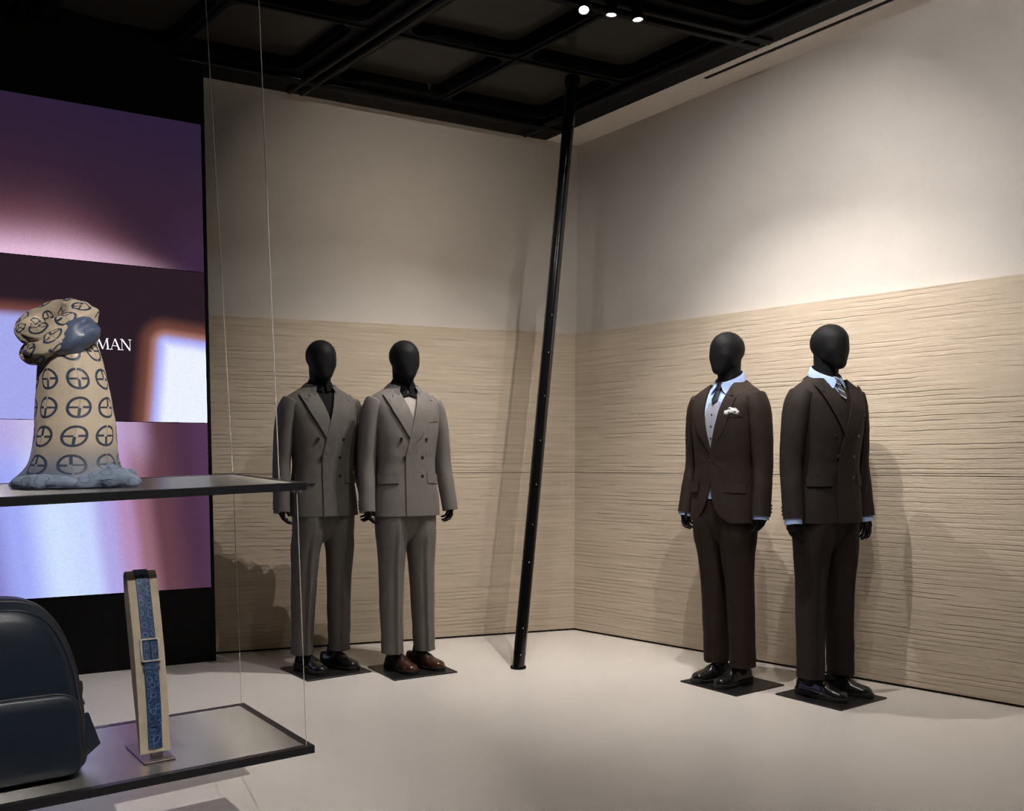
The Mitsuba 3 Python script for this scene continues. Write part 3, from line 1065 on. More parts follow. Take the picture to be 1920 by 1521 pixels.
    # pockets
    for k, sgn in enumerate((1, -1)):
        zf = style['flap']
        fl = Polygon([(sgn * 0.082, zf + .004), (sgn * 0.172, zf - 0.004), (sgn * 0.174, zf - 0.052), (sgn * 0.090, zf - 0.048), (sgn * 0.083, zf - 0.042)])
        J(num('pocket_flap', k), drape(fl.buffer(0), front, 0.0105, 0.005), smooth=30)
        wl = Polygon([(sgn * 0.080, zf + .010), (sgn * 0.173, zf + 0.002), (sgn * 0.173, zf - 0.003), (sgn * 0.080, zf + 0.005)])
        J(num('pocket_welt', k), drape(wl.buffer(0), front, 0.0095, 0.005), smooth=30)
    bw = Polygon([(-0.085, 1.418), (-0.165, 1.430), (-0.166, 1.450), (-0.086, 1.438)])
    J('breast_pocket', drape(bw, front, 0.0095, 0.005), smooth=30)
    # buttons
    def button(x, z, r=0.0095, off=0.009):
        e = 1e-3
        y = float(front(np.array([x]), np.array([z]))[0])
        n = np.array([-(front(np.array([x + e]), np.array([z]))[0] - front(np.array([x - e]), np.array([z]))[0]) / (2 * e), 1.0, 0.0])
        n /= np.linalg.norm(n)
        c = np.array([x, y, z]) + n * (off - .003)
        t = cyl(c, c + n * 0.004, r, 20, r * 0.86)
        return t
    if db:
        spots = [(0.052, zb), (-0.052, zb), (-0.052, zb - 0.105), (0.074, zb + 0.102), (-0.074, zb + 0.102)]
        holes = [(0.040, zb - 0.105)]
    else:
        spots = [(0.004, zb), (-0.016, zb - 0.105)]
        holes = []
    for k, (x, z) in enumerate(spots):
        J(num('button', k), button(x, z), 'button_dark', 40)
    # sleeves, cuffs, hands
    for k, sgn in enumerate((1, -1)):
        ex, ey, wx, wy = arm[k]
        path = [(sgn * 0.175, -0.010, 1.536), (sgn * 0.200, -0.013, 1.475), (sgn * (0.212 + ex * .55), -0.018, 1.34), (sgn * (0.214 + ex), -0.022 + ey, 1.20),
                (sgn * (0.216 + (ex + wx) / 2), (ey + wy) / 2 - 0.012, 1.06), (sgn * (0.216 + wx), wy, 0.915)]
        rx = [0.053, 0.0545, 0.051, 0.0485, 0.0455, 0.0435]
        ry = [0.072, 0.076, 0.070, 0.062, 0.057, 0.053]
        slv = limb(path, rx, ry, fold=0.10, seed=20 + i * 3 + k)
        J(num('sleeve', k), slv, smooth=45)
        end, d = np.array(path[-1]), np.array(path[-1]) - np.array(path[-2])
        d /= np.linalg.norm(d)
        for b in range(3):
            c = end - d * (0.022 + b * 0.017) + np.array([sgn * 0.030, -0.041, 0])
            n = np.array([sgn * 0.55, -0.83, 0])
            J(num('cuff_button', k * 3 + b), cyl(c - n * .002, c + n * 0.004, 0.0062, 12), 'button_dark', 40)
        if style.get('cuff'):
            cl = style['cuff']
            P(num('shirt__cuff', k), limb([end - d * 0.05, end, end + d * cl], [0.0385] * 3, [0.0455] * 3, n=5, dome=False), 'shirt_blue', 40)
        hd = HAND[sgn].copy()
        hl = end + d * style['hand'] + np.array([0, 0, 0.0])
        z = -d
        y = np.array([0, 1.0, 0]) - z * z[1]
        y /= np.linalg.norm(y)
        P(num('hand', k), xf(xf(hd, np.diag([0.92, 0.92, 0.92, 1.0])), frame(np.cross(y, z), y, z, hl + [0, -0.006, 0])), 'mannequin_black', True)
    # what is worn under the jacket
    zs = np.linspace(1.00, 1.60, 24)
    a = np.arange(64) / 64 * 2 * np.pi
    inner = loft([torso_pt(a, z, -0.011) for z in zs])
    ins = torso_front(0.011)
    st = style['under']
    if st in ('knit_black', 'knit_light'):
        P('sweater', inner, st, 40)
        Pn = band(1.600, 1.575, 0.0655, 0.083, 0.0, 2 * math.pi, tilt=0.34, n=48)
        P('sweater__neck_band', sheet(Pn, 0.004, flip=True), st, 40)
        if st == 'knit_black':
            Pn = band(1.655, 1.615, 0.061, 0.072, 0.12, 2 * math.pi - 0.12, tilt=0.28, n=48)
            P('shirt__collar', sheet(Pn, 0.003, flip=True), 'knit_black', 40)
        else:
            # dark shirt collar with a small bow over the pale knit
            Pn = band(1.655, 1.600, 0.060, 0.079, 0.10, 2 * math.pi - 0.10, tilt=0.34, n=48)
            P('shirt__collar', sheet(Pn, 0.003, flip=True), 'knit_black', 40)
            for k, sgn in enumerate((1, -1)):
                wing = Polygon([(0, 1.576), (sgn * 0.030, 1.590), (sgn * 0.046, 1.552), (sgn * 0.020, 1.562), (0, 1.566)])
                P(num('shirt__collar_point', k), drape(wing, ins, 0.012, 0.004), 'knit_black', 30)
    else:
        P('shirt', inner, 'shirt_blue', 40)
        lo = lambda ph: 1.606 - 0.012 * max(0.0, math.cos(ph)) ** 3
        Pn = band(lambda ph: 1.652, lo, 0.0690, lambda ph: 0.084 + 0.016 * max(0.0, math.cos(ph)) ** 3, 0.10, 2 * math.pi - 0.10, tilt=0.52, n=70, spread=0.42)
        P('shirt__collar', sheet(Pn, 0.003, flip=True), 'shirt_blue', 40)
        tm = style['tie']
        fy = lambda x, z: ins(x, z)
        kn = m3.Manifold.hull_points(np.array([(x, y, z) for z, w, y0, y1 in ((1.622, 0.019, 0.020, 0.052), (1.612, 0.021, 0.022, 0.060), (1.578, 0.012, 0.040, 0.074), (1.572, 0.010, 0.044, 0.072)) for x in (-w, -w * .5, w * .5, w) for y in (y0, y1 - (0.006 if abs(x) == w else 0))]))
        t1 = P('tie', smooth_man(kn, 0.006, 4), tm, 40)
        tag(t1, style['tie_label'])
        ze = style['tie_end']
        bl = Polygon([(-0.011, 1.580), (0.011, 1.580), (0.017, ze + 0.035), (0.018, ze + 0.022), (0.0, ze), (-0.018, ze + 0.022), (-0.017, ze + 0.035)])
        P('tie__blade', drape(bl, ins, lambda x, z: 0.010 + 0.006 * np.cos(np.clip(x / 0.024, -1, 1) * 1.5), 0.006), tm, 30)
        vv = style['vee']
        side = 0.150
        ve = Polygon([(-side, 1.03), (side, 1.03), (side, 1.45), (0.066, 1.585), (0.040, vv + 0.075), (0.0, vv), (-0.040, vv + 0.075), (-0.066, 1.585), (-side, 1.45)]) if not style.get('narrow') else \
            Polygon([(-0.030, 1.195), (0.030, 1.195), (0.046, 1.30), (0.046, 1.42), (0.036, vv + .012), (0.014, vv + .008), (0, vv), (-0.014, vv + .008), (-0.036, vv + .012), (-0.046, 1.42), (-0.046, 1.30)])
        vk = P('waistcoat', drape(ve, ins, 0.0045, 0.003), st, 30)
        tag(vk, style['vest_label'])
        for b in range(3):
            z = vv - 0.055 - b * 0.062
            y = float(ins(np.array([0.0]), np.array([z]))[0])
            P(num('waistcoat__button', b), cyl((0, y + .003, z), (0, y + 0.0075, z), 0.0045, 12), 'button_dark', 40)
        if style.get('square'):
            ring = []
            sq = []
            rs = np.random.RandomState(4)
            # folded pocket square: a few puffed lobes rising from the breast pocket
            for (x, z, r, up) in ((-0.100, 1.452, 0.016, 0.010), (-0.118, 1.462, 0.019, 0.016), (-0.138, 1.460, 0.018, 0.012), (-0.150, 1.452, 0.013, 0.006)):
                y = float(front(np.array([x]), np.array([z]))[0])
                sq.append(ellipsoid((x, y + 0.008, z), r, 0.010, r * 0.95, 2))
            sqm = smooth_man(m3.Manifold.batch_boolean(sq, m3.OpType.Add), 0.004, 3)
            P('pocket_square', sqm, 'pocket_square', 60)
            tag(f'{key}__pocket_square', 'white pocket square with black spots')
        # waistband of the trousers
    wb = loft([np.stack([0.161 * np.sign(np.cos(a)) * np.abs(np.cos(a)) ** .8, 0.101 * np.sign(np.sin(a)) * np.abs(np.sin(a)) ** .8, np.full(64, z)], 1) for z in (1.05, 1.092)])
    P('trousers__waistband', wb, trouser_cloth, 40)
    # shoes
    up, us, sole, heel, ext, rim = SHOES[shoe]
    for k, sgn in enumerate((1, -1)):
        ft = math.radians(style['foot'])
        splay = -sgn * math.radians(style['splay']) + ft
        S = mat(rotz(splay), (sgn * (stance - 0.030) + lx + 0.03 * math.sin(ft), -0.030 + ly + style['step'][k], 0.0))
        nm = num('shoe', k)
        put(f'{key}__{nm}', trimesh.Trimesh(xf(xf(up, S), F).vertices, up.faces, process=False), shoe_mat, True, uv=np.c_[us, us])
        P(nm + '__sole', xf(sole, S), 'sole_black', 30)
        P(nm + '__heel', xf(heel, S), 'sole_black', 30)
        P(nm + '__' + {'laced': 'laces', 'loafer': 'saddle_strap', 'strap': 'strap'}[shoe], xf(ext, S), 'sole_black' if shoe == 'laced' else shoe_mat if shoe_mat != 'leather_brown' else 'sole_black', 40)
        P(num('sock', k), xf(cyl((0, 0.004, 0.06), (sgn * 0.018, 0.004, 0.135), 0.036, 24, 0.034), S), 'sock_black', 40)


DBL = dict(db=True, zb=1.222, hem=0.892, flap=1.125, tip=0.150, splay=6, step=(0, 0), hand=-0.075, foot=17)
mannequin(0, 'black mannequin in olive grey double-breasted suit and black shoes, beside the video wall', (-1.113, 5.20), -56, (-1.109, 5.184), 36.2, 'wool_grey_olive', 'wool_grey_olive',
          {**DBL, 'shift': (0.018, -0.012), 'under': 'knit_black', 'jacket_label': 'olive grey double-breasted jacket with peak lapels'}, 0.112, 'laced', 'leather_black', 1.0, ((0.018, 0.0, 0.040, 0.03), (0.030, 0.0, 0.062, 0.02)))
mannequin(1, 'black mannequin in pale grey double-breasted suit, light knit and brown shoes', (-0.642, 5.215), -60, (-0.610, 5.196), 31.0, 'wool_grey', 'wool_grey',
          {**DBL, 'shift': (-0.013, 0.008), 'under': 'knit_light', 'jacket_label': 'warm grey double-breasted jacket with peak lapels'}, 0.100, 'laced', 'leather_brown', 1.0, ((0.012, 0.0, 0.028, 0.03), (0.030, 0.0, 0.058, 0.02)))
mannequin(2, 'black mannequin in brown single-breasted suit with blue shirt and white pocket square', (1.118, 4.885), -142, (1.168, 4.866), 36.0, 'wool_brown', 'wool_brown',
          dict(db=False, shift=(-0.019, -0.024), zb=1.205, hem=0.878, flap=1.085, tip=0.132, splay=6, step=(0, 0), hand=-0.05, foot=-6, under='knit_blue_grey', cuff=0.018, tie='tie_navy', tie_label='slim dark navy tie', tie_end=1.497, vee=1.500,
               vest_label='pale blue grey knit waistcoat', narrow=True, square=True, jacket_label='dark brown single-breasted jacket with notch lapels'), 0.090, 'strap', 'leather_black', 1.03,
          ((0.012, 0.0, 0.028, 0.03), (0.012, 0.0, 0.030, 0.01)))
mannequin(3, 'black mannequin in dark brown double-breasted suit with blue shirt and striped tie', (1.572, 4.612), -62, (1.610, 4.592), 36.4, 'wool_dark_brown', 'wool_dark_brown',
          {**DBL, 'shift': (-0.024, 0.013), 'under': 'knit_brown', 'cuff': 0.028, 'tie': 'tie_striped', 'tie_label': 'grey tie with pale diagonal stripes', 'tie_end': 1.497, 'vee': 1.505, 'hand': -0.02,
           'vest_label': 'dark brown knit waistcoat', 'jacket_label': 'dark brown double-breasted jacket with peak lapels'}, 0.106, 'loafer', 'leather_black', 1.0, ((0.012, 0.0, 0.028, 0.02), (0.028, 0.0, 0.056, 0.01)))


# ------------------------------------------------------------------ hanging shelves
SL = np.array([-0.8043, -0.5942])        # along the shelf, towards its left end
SE = np.array([-0.5942, 0.8043])         # across it, away from the viewer
SF_LO, SF_UP = np.array([-0.538, 2.365]), np.array([-0.549, 2.365])
SD, SLEN = 0.534, 1.42


def tray_frame(o, z, tilt_e=0.0, tilt_l=0.0):
    x = np.array([*SE, tilt_e])
    y = np.array([*SL, tilt_l])
    x /= np.linalg.norm(x)
    y -= x * (x @ y)
    y /= np.linalg.norm(y)
    return frame(x, y, np.cross(x, y), (*o, z))


TR = [tray_frame(SF_UP, 1.149, 0.034, -0.034), tray_frame(SF_LO, 0.451)]
for i, M in enumerate(TR):
    k = num('hanging_shelf', i)
    w, h = 0.021, 0.020
    fr = unary_union([sbox(0, 0, SD, SLEN)]).difference(sbox(w, w, SD - w, SLEN - w))
    put(k + '__frame', xf(poly_prism(fr, -h, 0.0), M), 'shelf_frame', 30)
    pm_ = trimesh.Trimesh(*trimesh.remesh.subdivide(*(lambda b: (b.vertices, b.faces))(poly_prism(sbox(w - .002, w - .002, SD - w + .002, SLEN - w + .002), -0.012, -0.001))), process=False)
    uvp = np.stack([pm_.vertices[:, 1], pm_.vertices[:, 0]], 1)
    put(k + '__panel', xf(pm_, M), 'brushed_steel', uv=uvp)
    tag(k + '__panel', 'brushed steel panel')
    tag(k, 'upper hanging shelf of brushed steel in a black frame, carrying the scarf' if i == 0 else 'lower hanging shelf of brushed steel in a black frame, carrying backpack and belt', 'shelf', 'hanging shelves')


def on_tray(i, v, u, z=0.0):
    q = TR[i] @ np.array([v, u, z, 1.0])
    return q[:3]


ci = 0
for lab, (v, u, dx) in (('thin steel cable from the ceiling to the near edge of the upper shelf', (0.165, 0.008, -0.050)), ('thin steel cable from the ceiling to the far corner of the upper shelf', (SD - 0.010, 0.012, -0.072)),
                        ('thin steel cable from the ceiling to the left end of the upper shelf, near side', (0.165, SLEN - 0.012, 0.0)), ('thin steel cable from the ceiling to the left end of the upper shelf, far side', (SD - 0.012, SLEN - 0.012, 0.0))):
    p = on_tray(0, v, u, 0.0)
    top = p + np.array([dx, 0, 0]) * 1.25
    top[2] = 3.62
    k = num('suspension_cable', ci)
    put(k + '__wire', cyl(p, top, 0.0016, 8), 'cable_steel', 40)
    put(k + '__ferrule', cyl(p, p + [0, 0, 0.006], 0.0032, 10), 'chrome', 40)
    tag(k, lab, 'cable', 'shelf cables')
    ci += 1
for lab, (v, u, v2, u2) in (('thin steel cable between the near right corners of the two hanging shelves', (0.012, 0.022, 0.012, 0.018)), ('thin steel cable between the far right corners of the two hanging shelves', (SD - 0.012, 0.012, SD - 0.012, 0.012)),
                            ('thin steel cable between the near left corners of the two hanging shelves', (0.012, SLEN - 0.012, 0.012, SLEN - 0.012)), ('thin steel cable between the far left corners of the two hanging shelves', (SD - 0.012, SLEN - 0.012, SD - 0.012, SLEN - 0.012))):
    a_, b_ = on_tray(0, v, u, -0.020), on_tray(1, v2, u2, 0.0)
    k = num('suspension_cable', ci)
    put(k + '__wire', cyl(a_, b_, 0.0012, 8), 'cable_steel', 40)
    for j in range(2):
        c = a_ + np.array([*SL, 0]) * (j - .5) * 0.018 * (1 if ci == 4 else 0.3)
        put(num(k + '__cable_clip', j), cyl(c, c - [0, 0, 0.006], 0.0045, 14, 0.003), 'chrome', 40)
    tag(k, lab, 'cable', 'shelf cables')
    ci += 1

# ------------------------------------------------------------------ scarf on its form
SC = on_tray(0, 0.27, 0.512, 0.002)


def c_scarf(p, n, uv):
    u, v = uv.x, uv.y
    cu, cv = dr.floor(u + 0.5), dr.floor(v + 0.5)
    x, y = u - cu, v - cv
    r = dr.sqrt(x * x + y * y)
    r1, r2 = cell_rand(cu, cv, 4), cell_rand(cu, cv, 8)
    x = dr.select(r1 > 0.5, x, -x)
    y = dr.select(r2 > 0.5, y, -y)
    edge = lambda d: smoothstep(0.012, -0.012, d)
    ring = edge(dr.abs(r - 0.335) - 0.042) * dr.select((dr.abs(x) < 0.02) & (y < 0) & (r1 > 0.3), 0.0, 1.0)
    bars = dr.maximum(edge(dr.maximum(dr.abs(x + 0.01) - 0.042, dr.maximum(-y + 0.02, y - 0.31))), edge(dr.maximum(dr.abs(y) - 0.034, dr.maximum(0.02 - x, x - 0.31))))
    bars = dr.maximum(bars, edge(dr.maximum(dr.abs(y + 0.01) - 0.040, dr.maximum(x + 0.10, -0.31 - x))))
    bars = dr.maximum(bars, edge(dr.maximum(dr.abs(x) - 0.008, dr.maximum(y, -0.31 - y))) * 0.6)
    m = dr.clip(dr.maximum(ring, bars), 0, 1)
    weave = 0.94 + 0.12 * noise(u * 60, v * 60, 2)
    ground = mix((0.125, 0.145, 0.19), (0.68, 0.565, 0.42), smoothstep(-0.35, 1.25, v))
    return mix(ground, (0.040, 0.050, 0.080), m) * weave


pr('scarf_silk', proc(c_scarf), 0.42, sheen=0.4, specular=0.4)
pr('scarf_satin', (0.070, 0.095, 0.155), 0.34, specular=0.5, sheen=0.3)


def c_tail(p, n, uv):
    d1, d2, r = voronoi(p.x * 26, p.y * 26 + p.z * 30)
    return mix((0.17, 0.215, 0.29), (0.115, 0.15, 0.21), smoothstep(0.05, 0.10, dr.abs(d1 - 0.35)) * 0.0 + smoothstep(0.07, 0.03, dr.abs(d1 - 0.34)))


pr('scarf_slate', proc(c_tail), 0.5, sheen=0.4, specular=0.3)
tag('scarf', 'cream silk scarf with navy ring emblems, knotted on a display form on the upper shelf', 'scarf')
SCP = prof((0.0, 0.004, 0.134, 0.100), (0.012, 0.006, 0.131, 0.097), (0.035, 0.009, 0.117, 0.090), (0.075, 0.012, 0.103, 0.082), (0.15, 0.017, 0.095, 0.076),
           (0.22, 0.017, 0.088, 0.070), (0.29, 0.014, 0.079, 0.063), (0.335, 0.006, 0.074, 0.058), (0.37, 0.000, 0.066, 0.052))
rings, uvs = [], []
nz_, na = 70, 140
for z in np.linspace(0.0, 0.37, nz_):
    xc, w, d = SCP(z)
    th = np.linspace(-np.pi, np.pi, na)
    fold = 0.030 * np.sin(th * 3 + 0.6 + z * 3) * np.clip(0.4 + z, 0, 1) + 0.022 * np.sin(th * 7 - z * 9) + 0.10 * (meshkit.fbm(np.stack([np.sin(th) * 2.2, np.cos(th) * 2.2, np.full(na, z * 8)], 1), 3, 5) - 0.5)
    fold = fold * np.clip((th + np.pi) * 3, 0, 1) * np.clip((np.pi - th) * 3, 0, 1)
    # a lapped fold on the right of the front
    lap = 0.05 * (1 / (1 + np.exp(-(th - 0.28) / 0.02))) * np.exp(-((th - 0.28) / 0.55) ** 2 * (th > 0.28)) * np.clip((z - 0.20) / 0.06, 0, 1) * np.clip((0.36 - z) / 0.05, 0, 1)
    base = 0.006 * np.sin(th * 4 + 1) * np.clip((0.05 - z) / 0.05, 0, 1)
    k = 1 + fold + lap
    skew = 0.014 * np.clip((0.06 - z) / 0.06, 0, 1) ** 1.5
    x = xc + w * k * np.sin(th) - skew * np.clip(-np.sin(th), 0, 1)
    y = -d * k * np.cos(th)
    rings.append(np.stack([x, y, np.full(na, z) + np.abs(base) + 0.022 * np.clip((0.05 - z) / 0.05, 0, 1) * np.clip(np.sin(th), 0, 1) ** 2], 1) + SC)
    uvs.append(np.stack([th * 0.088 / 0.078 - 0.465 + 0.12 * np.sin(z * 20), np.full(na, (z - 0.055) / 0.0695)], 1))
def on_tilt(v):
    d = v - SC
    v = v.copy()
    v[..., 2] += 0.034 * (d[..., 0] * (SE[0] - SL[0]) + d[..., 1] * (SE[1] - SL[1]))
    return v


R_ = on_tilt(np.array(rings))
q = quadface(nz_, na, False)
m_ = trimesh.Trimesh(R_.reshape(-1, 3), np.vstack([q[:, [0, 1, 2]], q[:, [0, 2, 3]]]), process=False)
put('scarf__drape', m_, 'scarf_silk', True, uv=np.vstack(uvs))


def roll(ph0, ph1, Rx, Ry, minor, c, tilt_x, tilt_y, seed, twist, n=110, m=44, flat=1.0, creases=0.16):
    ph = np.linspace(ph0, ph1, n)
    ps = np.linspace(0, 2 * np.pi, m)
    full = abs(ph1 - ph0) > 6.2
    P = np.zeros((n, m, 3))
    for i, a in enumerate(ph):
        ctr = np.array([Rx * math.sin(a), -Ry * math.cos(a), 0])
        out = np.array([math.sin(a), -math.cos(a), 0])
        s = (i / (n - 1))
        taper = 1.0 if full else max(0.05, math.sin(math.pi * s)) ** 0.45
        q_ = ps + twist * a
        pt = np.stack([np.full(m, math.sin(a) * 1.6), np.full(m, math.cos(a) * 1.6), 0 * ps], 1) + np.stack([np.cos(q_), np.sin(q_), np.cos(q_ + 1)], 1) * 1.1
        k = 1 + creases * 2.2 * (meshkit.fbm(pt, 3, seed) - 0.5) + creases * 0.55 * np.sin(q_ * 3 + 2 * math.sin(a)) + 0.3 * creases * np.sin(q_ * 7)
        P[i] = ctr + (minor(a) * taper * k)[:, None] * (np.cos(ps)[:, None] * out + flat * np.sin(ps)[:, None] * np.array([0, 0, 1.0]))
    Rm = rot([1, 0, 0], tilt_x) @ rot([0, 1, 0], tilt_y)
    P = P @ Rm.T + np.asarray(c)
    q = quadface(n, m, False)
    uv = np.stack(np.meshgrid(ph * 0.085 / 0.074, ps * 0.042 / 0.072 + 0.3, indexing='ij'), -1).reshape(-1, 2)
    uv[:, 1] += 3.0
    t = trimesh.Trimesh(P.reshape(-1, 3), np.vstack([q[:, [0, 1, 2]], q[:, [0, 2, 3]]]), process=False)
    return t, uv


t_, uv_ = roll(-math.pi, math.pi, 0.070, 0.058, lambda a: 0.031 + 0.007 * math.sin(a - 0.4), SC + [-0.030, 0.004, 0.402], math.radians(36), math.radians(-8), 3, 1.0, n=160, m=60, creases=0.13)
put('scarf__knot', t_, 'scarf_silk', True, uv=uv_)
t_, uv_ = roll(math.radians(-125), math.radians(82), 0.074, 0.060, lambda a: 0.030, SC + [-0.022, -0.012, 0.372], math.radians(40), math.radians(-30), 21, 1.6, n=120, m=56, creases=0.15, flat=0.9)
put('scarf__front_fold', t_, 'scarf_silk', True, uv=uv_ + [0.35, 0.15])
t_, uv_ = roll(math.radians(-160), math.radians(150), 0.034, 0.026, lambda a: 0.019, SC + [-0.056, 0.012, 0.392], math.radians(42), math.radians(-14), 12, 1.4, n=110, m=44, creases=0.2)
put('scarf__inner_fold', t_, 'scarf_silk', True, uv=uv_ + [0.4, 0.2])
t_, uv_ = roll(math.radians(-32), math.radians(140), 0.056, 0.046, lambda a: 0.036, SC + [0.010, 0.000, 0.360], math.radians(34), math.radians(-36), 9, 0.5, n=120, m=60, creases=0.15, flat=1.15)
put('scarf__satin_fold', t_, 'scarf_satin', True)
tag('scarf__satin_fold', 'plain slate blue satin fold')
# the tail lying on the shelf
B = []
for (x0, y0, z0, x1, y1, z1, r0, r1) in ((-0.085, -0.085, .008, -0.02, -0.098, .014, .014, .019), (-0.02, -0.098, .014, 0.045, -0.09, .010, .019, .015), (0.02, -0.075, .012, 0.10, -0.062, .016, .017, .022),
                                         (0.10, -0.062, .016, 0.150, -0.052, .020, .022, .024), (0.150, -0.052, .020, 0.188, -0.050, .010, .021, .012), (0.118, -0.03, .040, 0.096, -0.03, .030, .017, .020), (0.13, -0.03, .03, 0.165, -0.03, .03, .014, .010)):
    B.append(bone((x0, y0, max(z0, r0 * 0.75)), (x1, y1, max(z1, r1 * 0.75)), r0, r1, 20))
tl = smooth_man(m3.Manifold.batch_boolean(B, m3.OpType.Add), 0.005, 4)
v = np.asarray(tl.vertices)
nn = tl.vertex_normals
v = v + nn * (0.016 * (meshkit.fbm(v * [26, 40, 30], 2, 8) - 0.5))[:, None] + nn * (0.0018 * np.sin(v[:, :1] * 70 + v[:, 1:2] * 190))
v[:, 2] = np.maximum(v[:, 2], 0.0005)
tl = trimesh.Trimesh(on_tilt(v + SC), tl.faces, process=False)
put('scarf__tail', tl, 'scarf_slate', True)
tag('scarf__tail', 'slate grey end lying crumpled on the shelf')

# ------------------------------------------------------------------ backpack
pr('navy_leather', (0.0055, 0.0105, 0.0185), 0.42, specular=0.4)
pr('navy_nylon', (0.009, 0.011, 0.018), 0.55, specular=0.35, sheen=0.3)
pr('zip_black', (0.012, 0.010, 0.011), 0.5)
BX, BY = np.array([0.8043, 0.5942, 0]), np.array([-0.5942, 0.8043, 0])
bo = np.array([-1.022, 2.141, 0.4512]) - BX * 0.176 + BY * 0.078
BF = frame(BX, BY, [0, 0, 1], bo)
tag('backpack', 'navy leather backpack with a front pocket, on the lower shelf', 'backpack')
half = np.array([(0.0, 0.0), (0.150, 0.0), (0.168, 0.004), (0.176, 0.018), (0.176, 0.08), (0.166, 0.19), (0.158, 0.25), (0.143, 0.31), (0.118, 0.372), (0.088, 0.410), (0.045, 0.430), (0.0, 0.435)])


def outline(h, n=120):
    p = np.vstack([h, (h * [-1, 1])[-2:0:-1]])
    p = np.vstack([p, p[:1]])
    s = np.concatenate([[0], np.cumsum(np.linalg.norm(np.diff(p, axis=0), axis=1))])
    t = np.linspace(0, s[-1], n, endpoint=False)
    o = np.c_[np.interp(t, s, p[:, 0]), np.interp(t, s, p[:, 1])]
    for _ in range(3):
        o = 0.25 * np.roll(o, 1, 0) + 0.5 * o + 0.25 * np.roll(o, -1, 0)
    return o


OUT = outline(half)
BC = np.array([0.0, 0.19])


def bag_ring(O, d, y, c=BC):
    k = 1 - d / 0.17
    o = c + (O - c) * k
    o[:, 1] = np.maximum(o[:, 1], 0.0)
    return np.stack([o[:, 0], np.full(len(o), y), o[:, 1]], 1)


rings = [bag_ring(OUT, d, y) for d, y in ((0.15, -0.086), (0.10, -0.084), (0.06, -0.080), (0.035, -0.074), (0.020, -0.064), (0.012, -0.050), (0.002, -0.030), (0.0, 0.0), (0.0, 0.035), (0.006, 0.058), (0.018, 0.072), (0.05, 0.080), (0.14, 0.082))]
rings = [np.c_[r[:, 0], r[:, 1], r[:, 2]] + np.c_[0 * r[:, 0], 0.006 * (meshkit.fbm(r * 9, 3, 2) - 0.5), 0 * r[:, 0]] for r in rings]
put('backpack__body', xf(loft(rings), BF), 'navy_leather', 50)
zo = bag_ring(OUT, 0.016, -0.058)
sel = [i for i in range(len(zo)) if zo[i, 2] > 0.03]
start = next(i for i in sel if zo[i, 0] > 0)
path = np.array([zo[i] for i in range(len(zo)) if zo[i, 2] > 0.03])
put('backpack__piping', xf(tube(path, 0.0032, 10), BF), 'navy_leather', 40)
zp = bag_ring(OUT, 0.004, -0.030)
path = np.array([zp[i] + [0, 0, 0] for i in range(len(zp)) if zp[i, 2] > 0.12])
put('backpack__zip', xf(tube(path, 0.0042, 10), BF), 'zip_black', 40)
tag('backpack__zip', 'black zip along the top')
ph_ = np.array([(0.0, 0.012), (0.135, 0.012), (0.150, 0.020), (0.155, 0.045), (0.152, 0.155), (0.146, 0.185), (0.130, 0.203), (0.105, 0.210), (0.0, 0.212)])
PO = outline(ph_, 110)
pc = np.array([0.0, 0.11])
rings = [bag_ring(PO, d, y, pc) for d, y in ((0.0, -0.05), (0.0, -0.088), (0.004, -0.097), (0.014, -0.103), (0.05, -0.107), (0.12, -0.109))]
put('backpack__front_pocket', xf(loft(rings[::-1]), BF), 'navy_leather', 50)
po = bag_ring(PO, 0.001, -0.092, pc)
path = np.array([po[i] for i in range(len(po)) if po[i, 2] > 0.03])
put('backpack__front_pocket__seam', xf(tube(path, 0.0026, 10), BF), 'zip_black', 40)
fl = Polygon([(0.0, 0.125), (0.012, 0.128), (0.036, 0.050), (0.006, 0.026), (-0.004, 0.03)]).buffer(0.003)
fm = trimesh.creation.extrude_polygon(fl, 0.007, engine='earcut')
fm.apply_transform(frame([1, 0, 0], [0, 0, 1], [0, -1, 0], (0.172, 0.010, 0.0)))
put('backpack__strap_tab', xf(fm, BF), 'navy_leather', 30)
path = [(0.166 + 0.002 * math.sin(a * 3), -0.01, z) for a, z in zip(np.linspace(0, 3, 12), np.linspace(0.215, 0.125, 12))]
put('backpack__side_webbing', xf(tube(path, 0.005, 8), BF), 'zip_black', 40)
tor = trimesh.creation.torus(0.008, 0.0018, 24, 10)
tor.apply_transform(mat(rot([0, 1, 0], 1.2), (0.172, -0.012, 0.165)))
put('backpack__side_ring', xf(tor, BF), 'chrome', True)
tag('backpack__side_ring', 'small metal ring')
pull = bevel_box(0.005, 0.003, 0.03, 0.001)
pull.apply_translation([0.170, -0.014, 0.142])
put('backpack__zip_pull', xf(pull, BF), 'zip_black', 30)
hp = [(0.05 * math.cos(a), 0.03, 0.425 + 0.035 * math.sin(a)) for a in np.linspace(0, math.pi, 20)]
put('backpack__top_handle', xf(tube([(x - 0.06, y, z) for x, y, z in hp], 0.007, 10), BF), 'navy_leather', 40)

# ------------------------------------------------------------------ belt on a stand
DX, DY = np.array([0.797, 0.604, 0]), np.array([-0.604, 0.797, 0])
bs = np.array([-0.951, 2.305, 0.4512])
DF = frame(DX, DY, [0, 0, 1], bs)


def c_suede(p, n, uv):
    return mix((0.36, 0.30, 0.215), (0.46, 0.39, 0.295), fbm(p.x * 40, p.y * 40, p.z * 40, 3))


